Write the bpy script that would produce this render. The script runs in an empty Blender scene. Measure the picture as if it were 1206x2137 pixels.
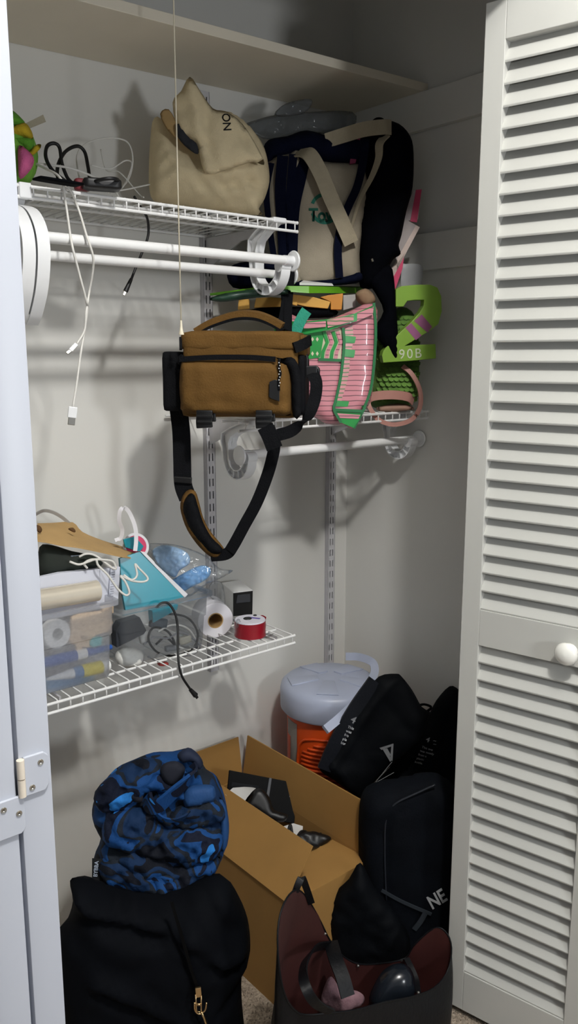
import bpy, bmesh, math, random
import numpy as np
from mathutils import Vector, Matrix, noise
from mathutils.geometry import delaunay_2d_cdt
from mathutils.bvhtree import BVHTree

# ------------------------------------------------------------------ camera, light, exposure
SC = bpy.context.scene
COL = SC.collection
S = 0.0254                                    # the scene is laid out in inches
F_PX, CAM, YAW, PITCH = 1718.2, Vector((-65.469, -67.416, 55.724)), 0.6999, 0.1859
FWD = Vector((math.sin(YAW)*math.cos(PITCH), math.cos(YAW)*math.cos(PITCH), -math.sin(PITCH)))
RGT = Vector((math.cos(YAW), -math.sin(YAW), 0))
UPV = RGT.cross(FWD)
cam = bpy.data.cameras.new('camera')
cam.sensor_fit = 'VERTICAL'; cam.sensor_height = 36; cam.lens = F_PX/2137*36
cam.clip_start = 0.02
camo = bpy.data.objects.new('camera', cam); COL.objects.link(camo)
camo.matrix_world = Matrix((RGT, UPV, -FWD)).transposed().to_4x4()
camo.location = CAM*S
SC.camera = camo

wd = bpy.data.worlds.new('room_light'); SC.world = wd; wd.use_nodes = True
bg = wd.node_tree.nodes['Background']
bg.inputs[0].default_value = (0.86, 0.92, 1.0, 1); bg.inputs[1].default_value = 0.26

def lamp(name, loc, watts, radius, color):
    l = bpy.data.lights.new(name, 'POINT'); l.energy = watts; l.shadow_soft_size = radius*S; l.color = color
    o = bpy.data.objects.new(name, l); o.location = Vector(loc)*S; COL.objects.link(o); return o
lamp('ceiling_lamp', (-47, -73, 107.5), 102, 2.6, (1.0, 0.985, 0.955))
lamp('room_fill', (-30, -118, 54), 54, 5, (0.95, 0.975, 1.0))  # added fill light without a fixture, lifts the back wall and shelf undersides

SC.view_settings.view_transform = 'Standard'; SC.view_settings.look = 'None'
SC.view_settings.gamma = 1; SC.view_settings.use_curve_mapping = False
SC.view_settings.exposure = 0.0
SC.cycles.max_bounces = 8; SC.cycles.diffuse_bounces = 4; SC.cycles.transparent_max_bounces = 24

# ------------------------------------------------------------------ helpers
def ray(px, py):
    return RGT*((px-603)/F_PX) - UPV*((py-1068.5)/F_PX) + FWD
def W(px, py, x=None, y=None, z=None, pl=None):
    """the point of a real plane that a pixel of the photograph looks at (inches)"""
    d = ray(px, py)
    if pl: t = (pl[0]-CAM).dot(pl[1])/d.dot(pl[1])
    elif x is not None: t = (x-CAM.x)/d.x
    elif y is not None: t = (y-CAM.y)/d.y
    else: t = (z-CAM.z)/d.z
    return CAM + d*t
def facing(P, deg, tilt=0):
    """vertical plane through P whose normal looks out of the closet; deg = turn from straight out towards the left"""
    a, t = math.radians(deg), math.radians(tilt)
    return (Vector(P), Vector((-math.sin(a)*math.cos(t), -math.cos(a)*math.cos(t), math.sin(t))))
def frame(pl):
    n = pl[1].normalized(); u = Vector((0,0,1)).cross(n).normalized(); v = n.cross(u); return u, v, n

def lin(h):
    h = h.lstrip('#'); c = [int(h[i:i+2],16)/255 for i in (0,2,4)]
    return tuple(x/12.92 if x <= .04045 else ((x+.055)/1.055)**2.4 for x in c)+(1,)
MATS = {}
def mat(name, col, rough=.6, var=.06, scale=40, bump=0, bscale=None, metal=0, spec=.5, sheen=0, coat=0):
    if name in MATS: return MATS[name]
    m = bpy.data.materials.new(name); m.use_nodes = True; nt = m.node_tree; N = nt.nodes; L = nt.links
    b = N['Principled BSDF']; b.inputs['Roughness'].default_value = rough; b.inputs['Metallic'].default_value = metal
    b.inputs['Specular IOR Level'].default_value = spec
    if sheen: b.inputs['Sheen Weight'].default_value = sheen
    if coat: b.inputs['Coat Weight'].default_value = coat
    tc = N.new('ShaderNodeTexCoord'); nz = N.new('ShaderNodeTexNoise'); nz.inputs['Scale'].default_value = scale; nz.inputs['Detail'].default_value = 5
    L.new(tc.outputs['Object'], nz.inputs['Vector'])
    c = lin(col); r = N.new('ShaderNodeValToRGB')
    r.color_ramp.elements[0].position = .3; r.color_ramp.elements[1].position = .7
    r.color_ramp.elements[0].color = tuple(x*(1-var) for x in c[:3])+(1,); r.color_ramp.elements[1].color = tuple(min(1,x*(1+var)) for x in c[:3])+(1,)
    L.new(nz.outputs['Fac'], r.inputs['Fac']); L.new(r.outputs['Color'], b.inputs['Base Color'])
    if bump:
        n2 = N.new('ShaderNodeTexNoise'); n2.inputs['Scale'].default_value = bscale or scale*4; n2.inputs['Detail'].default_value = 4
        bp = N.new('ShaderNodeBump'); bp.inputs['Strength'].default_value = bump; bp.inputs['Distance'].default_value = .004
        L.new(tc.outputs['Object'], n2.inputs['Vector']); L.new(n2.outputs['Fac'], bp.inputs['Height']); L.new(bp.outputs['Normal'], b.inputs['Normal'])
    MATS[name] = m; return m
def clear_mat(name, tint, body, milk, rough=.25):
    """clear or milky plastic: light passes, some is scattered, some is reflected"""
    m = bpy.data.materials.new(name); m.use_nodes = True; nt = m.node_tree; N = nt.nodes; L = nt.links
    for n in list(N):
        if n.type != 'OUTPUT_MATERIAL': N.remove(n)
    out = [n for n in N if n.type == 'OUTPUT_MATERIAL'][0]
    tr = N.new('ShaderNodeBsdfTransparent'); tr.inputs[0].default_value = lin(tint)
    df = N.new('ShaderNodeBsdfTranslucent'); df.inputs[0].default_value = lin(body)
    d2 = N.new('ShaderNodeBsdfDiffuse'); d2.inputs[0].default_value = lin(body)
    gl = N.new('ShaderNodeBsdfGlossy'); gl.inputs['Roughness'].default_value = rough
    mx = N.new('ShaderNodeMixShader'); mx.inputs[0].default_value = .5
    m1 = N.new('ShaderNodeMixShader'); m2 = N.new('ShaderNodeMixShader'); fr = N.new('ShaderNodeFresnel'); fr.inputs[0].default_value = 1.4
    nz = N.new('ShaderNodeTexNoise'); nz.inputs['Scale'].default_value = 30
    ma = N.new('ShaderNodeMath'); ma.operation = 'MULTIPLY_ADD'; ma.inputs[1].default_value = .15; ma.inputs[2].default_value = milk-.075
    L.new(nz.outputs['Fac'], ma.inputs[0]); L.new(ma.outputs[0], m1.inputs[0])
    L.new(df.outputs[0], mx.inputs[1]); L.new(d2.outputs[0], mx.inputs[2])
    L.new(tr.outputs[0], m1.inputs[1]); L.new(mx.outputs[0], m1.inputs[2])
    fm = N.new('ShaderNodeMath'); fm.operation = 'MULTIPLY'; fm.inputs[1].default_value = .55; L.new(fr.outputs[0], fm.inputs[0])
    L.new(fm.outputs[0], m2.inputs[0]); L.new(m1.outputs[0], m2.inputs[1]); L.new(gl.outputs[0], m2.inputs[2])
    L.new(m2.outputs[0], out.inputs['Surface']); MATS[name] = m; return m

ROOT = {}
def origin(o):
    v = Vector((0,0,0))
    while o: v += ROOT.get(o.name, Vector((0,0,0))); o = o.parent
    return v
def tag(o, label=None, cat=None, group=None, kind=None):
    for k, v in (('label',label),('category',cat),('group',group),('kind',kind)):
        if v: o[k] = v
    return o
def thing(name, label, cat, loc, group=None):
    o = bpy.data.objects.new(name, None); COL.objects.link(o); o.location = Vector(loc)*S
    o.empty_display_size = .02; ROOT[o.name] = Vector(loc); return tag(o, label, cat, group)

class MB:
    """collects vertices and faces in inches; build() links them as one mesh object"""
    def __init__(s): s.v = []; s.f = []
    def add(s, v, f):
        k = len(s.v); s.v += [Vector(p) for p in v]; s.f += [tuple(i+k for i in q) for q in f]; return s
    def box(s, lo, hi, R=None, c=None):
        (a,b,d),(e,g,h) = lo, hi
        v = [Vector(p) for p in ((a,b,d),(e,b,d),(e,g,d),(a,g,d),(a,b,h),(e,b,h),(e,g,h),(a,g,h))]
        if R is not None: v = [(c or Vector((0,0,0)))+R@p for p in v]
        return s.add(v, [(0,3,2,1),(4,5,6,7),(0,1,5,4),(1,2,6,5),(2,3,7,6),(3,0,4,7)])
    def tube(s, pts, r, n=8, smooth=0, closed=False, caps=True):
        P = curve(pts, smooth, closed) if smooth else [Vector(p) for p in pts]
        m = len(P); rr = r if isinstance(r, (list,tuple)) else None
        t0 = (P[1]-P[0]).normalized(); a = t0.orthogonal().normalized(); v = []
        for i in range(m):
            if closed: t = (P[(i+1)%m]-P[i-1]).normalized()
            else: t = (P[min(i+1,m-1)]-P[max(i-1,0)]).normalized()
            a = (a - t*a.dot(t)).normalized(); b = t.cross(a)
            ri = rr[0]+(rr[1]-rr[0])*i/(m-1) if rr else r
            v += [P[i]+(a*math.cos(2*math.pi*k/n)+b*math.sin(2*math.pi*k/n))*ri for k in range(n)]
        f = [(i*n+k, i*n+(k+1)%n, (i+1)*n+(k+1)%n, (i+1)*n+k) for i in range(m-1) for k in range(n)]
        if closed: f += [((m-1)*n+k, (m-1)*n+(k+1)%n, (k+1)%n, k) for k in range(n)]
        elif caps: f += [tuple(range(n))[::-1], tuple((m-1)*n+k for k in range(n))]
        return s.add(v, f)
    def ribbon(s, pts, width, thick, side, smooth=6, taper=None):
        """flat strap along pts; side = direction of its width (one vector, or one per point)"""
        sd = side if isinstance(side, list) else [side]*len(pts)
        P = curve(pts, smooth) if smooth else [Vector(p) for p in pts]
        Q = curve(sd, smooth) if smooth else [Vector(p) for p in sd]
        m = len(P); v = []
        for i in range(m):
            t = (P[min(i+1,m-1)]-P[max(i-1,0)]).normalized(); a = Q[i]-t*Q[i].dot(t); a.normalize(); b = t.cross(a)
            w = width if taper is None else width+(taper-width)*i/(m-1)
            for x, z in ((-1,-1),(1,-1),(1,1),(-1,1)): v.append(P[i]+a*(x*w/2)+b*(z*thick/2))
        f = [(i*4+k, i*4+(k+1)%4, i*4+4+(k+1)%4, i*4+4+k) for i in range(m-1) for k in range(4)]
        f += [(3,2,1,0), tuple(m*4-4+k for k in range(4))]
        return s.add(v, f)
    def lathe(s, prof, c, axis=(0,0,1), n=32):
        ax = Vector(axis).normalized(); a = ax.orthogonal().normalized(); b = ax.cross(a); c = Vector(c); v = []; m = len(prof)
        for r, z in prof: v += [c+ax*z+(a*math.cos(2*math.pi*k/n)+b*math.sin(2*math.pi*k/n))*r for k in range(n)]
        f = [(i*n+k, i*n+(k+1)%n, (i+1)*n+(k+1)%n, (i+1)*n+k) for i in range(m-1) for k in range(n)]
        if prof[0][0] > 1e-6: f.append(tuple(range(n))[::-1])
        if prof[-1][0] > 1e-6: f.append(tuple((m-1)*n+k for k in range(n)))
        return s.add(v, f)
    def prism(s, poly, thick, n=None):
        """flat outline (3-D points in one plane) given thickness along -n"""
        P = [Vector(p) for p in poly]; k = len(P)
        if n is None: n = (P[1]-P[0]).cross(P[2]-P[0]).normalized()
        u = (P[1]-P[0]).normalized(); w = n.cross(u)
        v2 = [Vector(((p-P[0]).dot(u), (p-P[0]).dot(w))) for p in P]
        area = sum(v2[i].x*v2[(i+1)%k].y-v2[(i+1)%k].x*v2[i].y for i in range(k))
        if area < 0: P.reverse(); v2.reverse()
        r = delaunay_2d_cdt(v2, [], [list(range(k))], 1, 1e-6)
        if len(r[0]) != k: tris = [tuple(range(k))]
        else:
            o = [x[0] for x in r[3]]; tris = [tuple(o[i] for i in t) for t in r[2]]
        v = P+[p-n*thick for p in P]
        f = list(tris)+[tuple(i+k for i in t[::-1]) for t in tris]+[(i, i+k, (i+1)%k+k, (i+1)%k) for i in range(k)]
        return s.add(v, f)
    def loft(s, rings, closed=True, cap0=False, cap1=False):
        n = len(rings[0]); m = len(rings); v = [p for r in rings for p in r]
        f = [(i*n+k, i*n+(k+1)%n, (i+1)*n+(k+1)%n, (i+1)*n+k) for i in range(m-1) for k in range(n if closed else n-1)]
        if cap0: f.append(tuple(range(n))[::-1])
        if cap1: f.append(tuple((m-1)*n+k for k in range(n)))
        return s.add(v, f)
    def build(s, name, material, parent=None, bevel=0, smooth=False, seg=2, own=None):
        org = origin(parent) if parent else None
        if org is None:
            xs = [p.x for p in s.v]; ys = [p.y for p in s.v]
            org = Vector(((min(xs)+max(xs))/2, (min(ys)+max(ys))/2, min(p.z for p in s.v))) if own is None else Vector(own)
        me = bpy.data.meshes.new(name)
        me.from_pydata([((p-org)*S)[:] for p in s.v], [], s.f)
        bm = bmesh.new(); bm.from_mesh(me); bmesh.ops.recalc_face_normals(bm, faces=bm.faces)
        if bevel:
            ed = [e for e in bm.edges if len(e.link_faces) == 2 and e.calc_face_angle(0) > .6]
            bmesh.ops.bevel(bm, geom=ed, offset=bevel*S, segments=seg, affect='EDGES', profile=.5, clamp_overlap=True)
        bm.to_mesh(me); bm.free()
        if smooth:
            me.polygons.foreach_set('use_smooth', [True]*len(me.polygons))
            if smooth != 'all': me.set_sharp_from_angle(angle=math.radians(40))
        else: me.polygons.foreach_set('use_smooth', [False]*len(me.polygons))
        me.materials.append(material); me.update()
        o = bpy.data.objects.new(name, me); COL.objects.link(o)
        if parent: o.parent = parent
        else: o.location = org*S; ROOT[o.name] = org
        return o

def curve(pts, k=6, closed=False):
    P = [Vector(p) for p in pts]; n = len(P); out = []
    if n < 3 and not closed: return P
    for i in range(n if closed else n-1):
        a = P[i-1] if (closed or i > 0) else P[0]*2-P[1]
        b = P[i]; c = P[(i+1)%n]; d = P[(i+2)%n] if (closed or i+2 < n) else P[-1]*2-P[-2]
        for j in range(k):
            t = j/k
            out.append(.5*((2*b)+(c-a)*t+(2*a-5*b+4*c-d)*t*t+(3*b-a-3*c+d)*t**3))
    if not closed: out.append(P[-1])
    return out

def inflate(pxs, pl, front, back=None, R=None, sp=.5, folds=(), nz=(0,1), smooth=3, zmin=None, seed=0, flat=False, pts3=False, edge=0, ridge=0, stretch=(1,1)):
    """soft body: outline on a real plane, filled and puffed out to both sides; folds = [(polyline px, height, width)]"""
    u, v, n = frame(pl); O = pl[0]
    to2 = lambda p: Vector(((p-O).dot(u), (p-O).dot(v)))
    pos = [Vector(q) if pts3 else W(q[0], q[1], pl=pl) for q in pxs]
    poly = [to2(p) for p in pos]
    if smooth: poly = [Vector((q.x,q.y)) for q in curve([(p.x,p.y,0) for p in poly], smooth, True)]
    res = []
    for i in range(len(poly)):
        a, b = poly[i], poly[(i+1)%len(poly)]; m = max(1, int(round((b-a).length/sp)))
        res += [a.lerp(b, j/m) for j in range(m)]
    poly = [p for i, p in enumerate(res) if (p-res[i-1]).length > sp*.15]
    A = np.array([[p.x,p.y] for p in poly]); B = np.roll(A,-1,0); D = B-A; LL = (D**2).sum(1)+1e-12
    mn, mx = A.min(0), A.max(0); rnd = random.Random(seed)
    gx = [(mn[0]+(i+.5*(j%2))*sp, mn[1]+j*sp*.87) for j in range(int((mx[1]-mn[1])/(sp*.87))+2) for i in range(int((mx[0]-mn[0])/sp)+2)]
    def dist(Q):
        Q = np.asarray(Q, float); t = np.clip(((Q[:,None,:]-A)*D).sum(2)/LL, 0, 1)
        return np.sqrt((((A+D*t[...,None])-Q[:,None,:])**2).sum(2)).min(1)
    def inside(Q):
        Q = np.asarray(Q, float); x, y = Q[:,0:1], Q[:,1:2]
        c = ((A[:,1] > y) != (B[:,1] > y)) & (x < (D[:,0])*(y-A[:,1])/(D[:,1]+1e-12)+A[:,0])
        return c.sum(1)%2 == 1
    g = np.array(gx); g = g[inside(g)]
    if len(g): g = g[dist(g) > sp*.45]
    nb = len(poly); allp = list(poly)+[Vector(p) for p in g]
    r = delaunay_2d_cdt(allp, [], [list(range(nb))], 1, 1e-6)
    P2 = np.array([[p.x,p.y] for p in r[0]]); tris = [tuple(t) for t in r[2]]
    d = dist(P2); onb = d < 1e-4
    R = R or min(mx-mn)/2*.9
    hh = np.sqrt(np.clip(1-(1-np.clip(d/R,0,1))**2,0,1)); back = front*.6 if back is None else back
    add = np.zeros(len(P2))
    for line, h, w in folds:
        L2 = np.array([list(to2(W(q[0],q[1],pl=pl))) for q in line])
        a, b = L2[:-1], L2[1:]; dd = b-a; l2 = (dd**2).sum(1)+1e-12
        t = np.clip(((P2[:,None,:]-a)*dd).sum(2)/l2,0,1); ds = np.sqrt((((a+dd*t[...,None])-P2[:,None,:])**2).sum(2)).min(1)
        add += h*np.exp(-(ds/w)**2)
    fade = np.clip(d/(R*.25+1e-6),0,1)
    V = []
    def n1(x, y, k):
        q = Vector((x*nz[1]*stretch[0], y*nz[1]*stretch[1], k))
        val = noise.noise(q)+.5*noise.noise(q*2.1)
        if ridge: val = (1-ridge)*val + ridge*(1-2*abs(noise.noise(q*1.3+Vector((7,3,1))))*2)*.6
        return val
    for i, (x, y) in enumerate(P2):
        h = front*hh[i]+(add[i]+nz[0]*n1(x,y,seed*3.1))*fade[i]+edge
        V.append(O+u*x+v*y+n*h)
    idx = {}
    for i, (x, y) in enumerate(P2):
        if onb[i] and not edge: idx[i] = i
        else:
            idx[i] = len(V); h = -back*hh[i]+nz[0]*.5*n1(x,y,seed*3.1+9)*fade[i]-edge
            V.append(O+u*x+v*y+n*h)
    Fc = tris+[tuple(idx[i] for i in t[::-1]) for t in tris]
    if edge:
        rim = {}
        for t in tris:
            for a, b in ((t[0],t[1]),(t[1],t[2]),(t[2],t[0])):
                if (b,a) in rim: del rim[(b,a)]
                else: rim[(a,b)] = 1
        Fc += [(b, a, idx[a], idx[b]) for a, b in rim]
    if zmin is not None:
        for p in V: p.z = max(p.z, zmin)
    return MB().add(V, Fc)

def rbox(size, r, n=8, fn=None, M=None):
    """rounded, subdivided box about its centre; fn moves each point; M places it"""
    h = [q/2 for q in size]; bm = bmesh.new(); bmesh.ops.create_cube(bm, size=2)
    bmesh.ops.subdivide_edges(bm, edges=bm.edges, cuts=n, use_grid_fill=True)
    V = []
    bm.verts.ensure_lookup_table(); bm.verts.index_update()
    for vt in bm.verts:
        p = Vector([c*q for c, q in zip(vt.co, h)])
        k = Vector([max(-q+r, min(q-r, c)) for c, q in zip(p, h)]); d = p-k
        if d.length > 1e-9: p = k+d.normalized()*r
        if fn: p = fn(p)
        V.append(M@p if M else p)
    Fc = [tuple(x.index for x in f.verts) for f in bm.faces]; bm.free()
    return MB().add(V, Fc)
def place(P, yaw, tilt=0, roll=0):
    return Matrix.Translation(Vector(P)) @ Matrix.Rotation(math.radians(yaw),4,'Z') @ Matrix.Rotation(math.radians(tilt),4,'X') @ Matrix.Rotation(math.radians(roll),4,'Y')
def conform(mb, target, n, lift=.03):
    """lay a flat print on the surface of a body"""
    og = origin(target); me = target.data
    bv = BVHTree.FromPolygons([v.co/S+og for v in me.vertices], [tuple(p.vertices) for p in me.polygons])
    hs = []
    for p in mb.v:
        h = bv.ray_cast(p+n*6, -n); hs.append(h[0])
    mb.v = [h+n*lift if h is not None and (h-p).length < 3 else p for p, h in zip(mb.v, hs)]
    return mb
def text(name, body, pl, p0, p1, size, material, parent, lift=.03, depth=.01, shear=0, space=1, bold=0, sx=1, on=None):
    cu = bpy.data.curves.new(name, 'FONT'); cu.body = body; cu.size = size; cu.extrude = depth; cu.shear = shear; cu.space_character = space; cu.offset = bold
    t = bpy.data.objects.new(name, cu); COL.objects.link(t)
    me = bpy.data.meshes.new_from_object(t.evaluated_get(bpy.context.evaluated_depsgraph_get())); bpy.data.objects.remove(t)
    u, v, n = frame(pl); o = W(*p0, pl=pl)+n*lift; xd = (W(*p1, pl=pl)+n*lift-o).normalized(); yd = n.cross(xd)
    mb = MB().add([o+xd*p.co.x*sx+yd*p.co.y+n*p.co.z for p in me.vertices], [tuple(f.vertices) for f in me.polygons])
    if on: conform(mb, on, n, lift)
    return mb.build(name, material, parent)
# ------------------------------------------------------------------ materials of the place
M_WALL = mat('wall_paint', '#dbdad5', .75, .015, 6, .05, 60)
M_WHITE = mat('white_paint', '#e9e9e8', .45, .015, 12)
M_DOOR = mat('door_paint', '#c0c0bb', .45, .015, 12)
M_WIRE = mat('white_wire', '#ebebea', .35, .02, 60)
M_PLA = mat('white_plastic', '#e6e7e8', .35, .02, 40)
M_STD = mat('standard_steel', '#c9c8cb', .4, .03, 60)
M_SHELF = mat('shelf_board', '#e2dac8', .6, .03, 8)
M_BLK = mat('black_plastic', '#0b0b0d', .45, .1, 60)
M_BLKF = mat('black_fabric', '#06070a', .9, .2, 30, .25, 260, spec=.06)
M_CABW = mat('white_cable', '#dcdad4', .45, .03, 60)
M_METAL = mat('bright_metal', '#b9b6ae', .3, .05, 60, metal=1)
M_BRASS = mat('light_gold', '#d9b98a', .28, .05, 60, metal=1)

# ------------------------------------------------------------------ the setting
def struct(name, mb, m, bevel=0, parent=None, smooth=False):
    o = mb.build(name, m, parent, bevel, smooth)
    if not parent: o['kind'] = 'structure'
    return o
carpet = mat('carpet', '#a89a8a', .95, .35, 170, 1.0, 420, spec=.1)
struct('floor', MB().box((-110,-130,-2),(40,3,0)), carpet)
struct('wall_back', MB().box((-70,0,0),(6,4,114)), M_WALL)
struct('wall_right', MB().box((0,-32,0),(4,0,114)), M_WALL)
struct('wall_left', MB().box((-66,-32,0),(-62,0,114)), M_WALL)
struct('ceiling', MB().box((-110,-130,114),(40,3,116)), M_WALL)
struct('wall_front', MB().box((-66,-32.5,81.4),(6,-28.2,114)).box((-11,-32.5,0),(6,-28.2,81.4)).box((-66,-32.5,0),(-58.6,-28.2,81.4)), M_WALL)
struct('trim_1', MB().box((-.75,-28,77.4),(0,0,80.85)), M_WALL, .06)
struct('trim_2', MB().box((-.75,-28,64.2),(0,0,67.7)), M_WALL, .06)

# carpet pile near the visible gaps, tufts as one mass
rnd = random.Random(4); tf = MB()
for (x0, x1, y0, y1, k) in ((-32,-25,-24,-8,1500),(-17,-8,-42,-29,1600)):
    for i in range(k):
        x, y = rnd.uniform(x0,x1), rnd.uniform(y0,y1); a = rnd.uniform(0,6.28); h = rnd.uniform(.12,.3); l = rnd.uniform(-.12,.12)
        if x > -26.3 and y > -20.8: continue
        dx, dy = .09*math.cos(a), .09*math.sin(a)
        tf.add([(x-dx,y-dy,0),(x+dx,y+dy,0),(x+l,y-l,h)], [(0,1,2)])
tag(tf.build('carpet_pile', carpet), 'short beige carpet pile showing on the closet floor', 'carpet', kind='stuff')

# right-hand louvred leaf of the folding doors
DA, DN = Vector((.209,-.978,0)).normalized(), Vector((-.978,-.209,0)).normalized()
DP = Vector((-14.56,-29.41,0)); DT = 1.12
def dbox(a0, a1, z0, z1, t0=0, t1=DT):
    v = [DP+DA*a-DN*t+Vector((0,0,z)) for z in (z0,z1) for a, t in ((a0,t0),(a1,t0),(a1,t1),(a0,t1))]
    return v, [(0,3,2,1),(4,5,6,7),(0,1,5,4),(1,2,6,5),(2,3,7,6),(3,0,4,7)]
def slat_mesh(a0, a1):
    m = MB(); q = []
    for a in (a0,a1):
        for t, z in ((.06,-.6),(.12,-.76),(1.06,.74),(1.03,.95)): q.append(DP+DA*a-DN*t+Vector((0,0,z)))
    return m.add(q, [(0,1,2,3),(7,6,5,4),(0,4,5,1),(1,5,6,2),(2,6,7,3),(3,7,4,0)])
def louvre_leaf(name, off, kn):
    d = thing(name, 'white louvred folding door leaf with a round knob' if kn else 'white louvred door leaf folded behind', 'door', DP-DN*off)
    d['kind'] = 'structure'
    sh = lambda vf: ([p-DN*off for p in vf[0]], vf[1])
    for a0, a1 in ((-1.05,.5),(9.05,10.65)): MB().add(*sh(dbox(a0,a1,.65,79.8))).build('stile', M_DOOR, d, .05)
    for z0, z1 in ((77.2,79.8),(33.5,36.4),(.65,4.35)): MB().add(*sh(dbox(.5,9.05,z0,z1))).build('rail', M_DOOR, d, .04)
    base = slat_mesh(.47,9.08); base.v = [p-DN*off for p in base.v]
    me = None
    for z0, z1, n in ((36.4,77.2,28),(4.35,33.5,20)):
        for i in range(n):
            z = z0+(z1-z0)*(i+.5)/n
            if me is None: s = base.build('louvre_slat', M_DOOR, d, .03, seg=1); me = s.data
            else: s = bpy.data.objects.new('louvre_slat', me); COL.objects.link(s); s.parent = d
            s.location = (0,0,z*S)
    if kn:
        kb = MB().lathe([(0,-1.15),(.35,-1.12),(.72,-.95),(.86,-.72),(.78,-.5),(.45,-.32),(.4,-.2),(.6,-.06),(.64,0)], DP+DA*7.6+Vector((0,0,34.6)), -DN, 28)
        kb.build('knob', mat('porcelain', '#f2f1ea', .2, .01, 20), d, smooth='all')
    return d
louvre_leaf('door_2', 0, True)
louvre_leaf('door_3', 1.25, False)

# left folding door: two leaves folded flat, seen by their edges, and their hinge
ld = thing('door_1', 'white folding door leaves folded flat, seen edge on', 'door', (-56.2,-35,0)); ld['kind'] = 'structure'
M_EDGE = mat('door_edge_paint', '#b4b8c2', .45, .01, 10)
for x0 in (-57.36,-56.12):
    m = MB().box((x0,-42.5,.65),(x0+1.12,-41,79.8)).box((x0,-29.6,.65),(x0+1.12,-28.2,79.8))
    for z0, z1 in ((77.2,79.8),(33.5,36.4),(.65,4.35)): m.box((x0,-41,z0),(x0+1.12,-29.6,z1))
    lf = m.build('door_leaf', M_EDGE, ld, .07, True)
    for z0, z1, n in ((36.4,77.2,28),(4.35,33.5,20)):
        sl = MB()
        for i in range(n):
            z = z0+(z1-z0)*(i+.5)/n; xs = (x0+.1,x0+1.0) if x0 < -57 else (x0+1.0,x0+.1)
            sl.add([(xs[0],-41,z-.7),(xs[1],-41,z+.6),(xs[1],-29.6,z+.6),(xs[0],-29.6,z-.7)], [(0,1,2,3)]).add([(xs[0],-41,z-.8),(xs[1],-41,z+.5),(xs[1],-29.6,z+.5),(xs[0],-29.6,z-.8)], [(3,2,1,0)])
        tag(sl.build('louvre_slats', M_EDGE, lf), kind='stuff')
hg = MB().prism([(-55.98,-42.62,42.78),(-55.3,-42.62,42.78),(-55.14,-42.62,42.62),(-55.14,-42.62,41.6),(-55.3,-42.62,41.4),(-55.98,-42.62,41.4)], .12, Vector((0,-1,0)))
h1 = hg.build('hinge_leaf', M_EDGE, ld, .03)
h2 = MB().prism([(-57.2,-42.62,41.5),(-56.12,-42.62,41.5),(-56.05,-42.62,41.3),(-56.05,-42.62,40.3),(-56.2,-42.62,40.15),(-57.2,-42.62,40.15)], .12, Vector((0,-1,0))).build('hinge_leaf', M_EDGE, ld, .03)
MB().tube([(-56.1,-42.62,42.75),(-56.1,-42.62,42.1)], .13, 12).tube([(-56.1,-42.62,42.06),(-56.1,-42.62,41.45)], .13, 12).build('hinge_knuckle', mat('hinge_cream','#d8cdbd',.45), ld, smooth=True)
for x, z, p in ((-55.42,42.45,h1),(-55.75,41.65,h1),(-56.75,41.2,h2),(-56.25,40.9,h2)):
    MB().lathe([(.11,0),(.1,.03),(.04,.02),(.0,-.03)], (x,-42.62,z), (0,-1,0), 12).build('screw', M_METAL, p, smooth=True)

# wooden shelf above everything
def shelf_board():
    pts = []
    for x in (-61.9,-50,-40,-28,-14,-.02):
        z = 80.86+.0284*x
        pts.append((x,z))
    m = MB(); v = []
    for x, z in pts: v += [(x,-.02,z),(x,-10.55,z),(x,-10.55,z+.78),(x,-.02,z+.78)]
    f = [(i*4+k, i*4+(k+1)%4, i*4+4+(k+1)%4, i*4+4+k) for i in range(5) for k in range(4)]+[(3,2,1,0),(20,21,22,23)]
    return m.add(v, f)
tag(shelf_board().build('board_shelf', M_SHELF, bevel=.04), 'long white painted board shelf running below the closet ceiling', 'shelf')

# slotted wall standards
def standard(x, z0, z1, label):
    t = thing('shelf_standard', label, 'shelf standard', (x,-.3,z0), 'slotted standards on the back wall')
    # channel front with real slots
    us = [-.5,-.27,-.13,.13,.27,.5]; zs = [z0]; k = 0
    z = z0+.5
    while z+.9 < z1: zs += [z, z+.75]; z += 1.26
    zs.append(z1); m = MB(); y = -.55
    for i in range(len(us)-1):
        for j in range(len(zs)-1):
            if i in (1,3) and j%2 == 1: continue
            m.add([(x+us[i],y,zs[j]),(x+us[i+1],y,zs[j]),(x+us[i+1],y,zs[j+1]),(x+us[i],y,zs[j+1])], [(0,1,2,3)])
            m.add([(x+us[i],y+.07,zs[j]),(x+us[i+1],y+.07,zs[j]),(x+us[i+1],y+.07,zs[j+1]),(x+us[i],y+.07,zs[j+1])], [(3,2,1,0)])
    m.build('slotted_face', M_STD, t)
    MB().box((x-.53,-.55,z0),(x-.47,-.01,z1)).box((x+.47,-.55,z0),(x+.53,-.01,z1)).box((x-.53,-.03,z0),(x+.53,-.005,z1)).build('channel', mat('standard_channel','#b5b4b8',.5), t)
    return t
standard(-19.23, 23.7, 79.6, 'slotted white wall standard behind the brown camera bag, second from the corner')
standard(-2.82, 14, 78.5, 'slotted white wall standard rising behind the orange cooler, nearest the corner')
standard(-40.6, 23.7, 79.0, 'slotted white wall standard behind the left storage bin')

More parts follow.
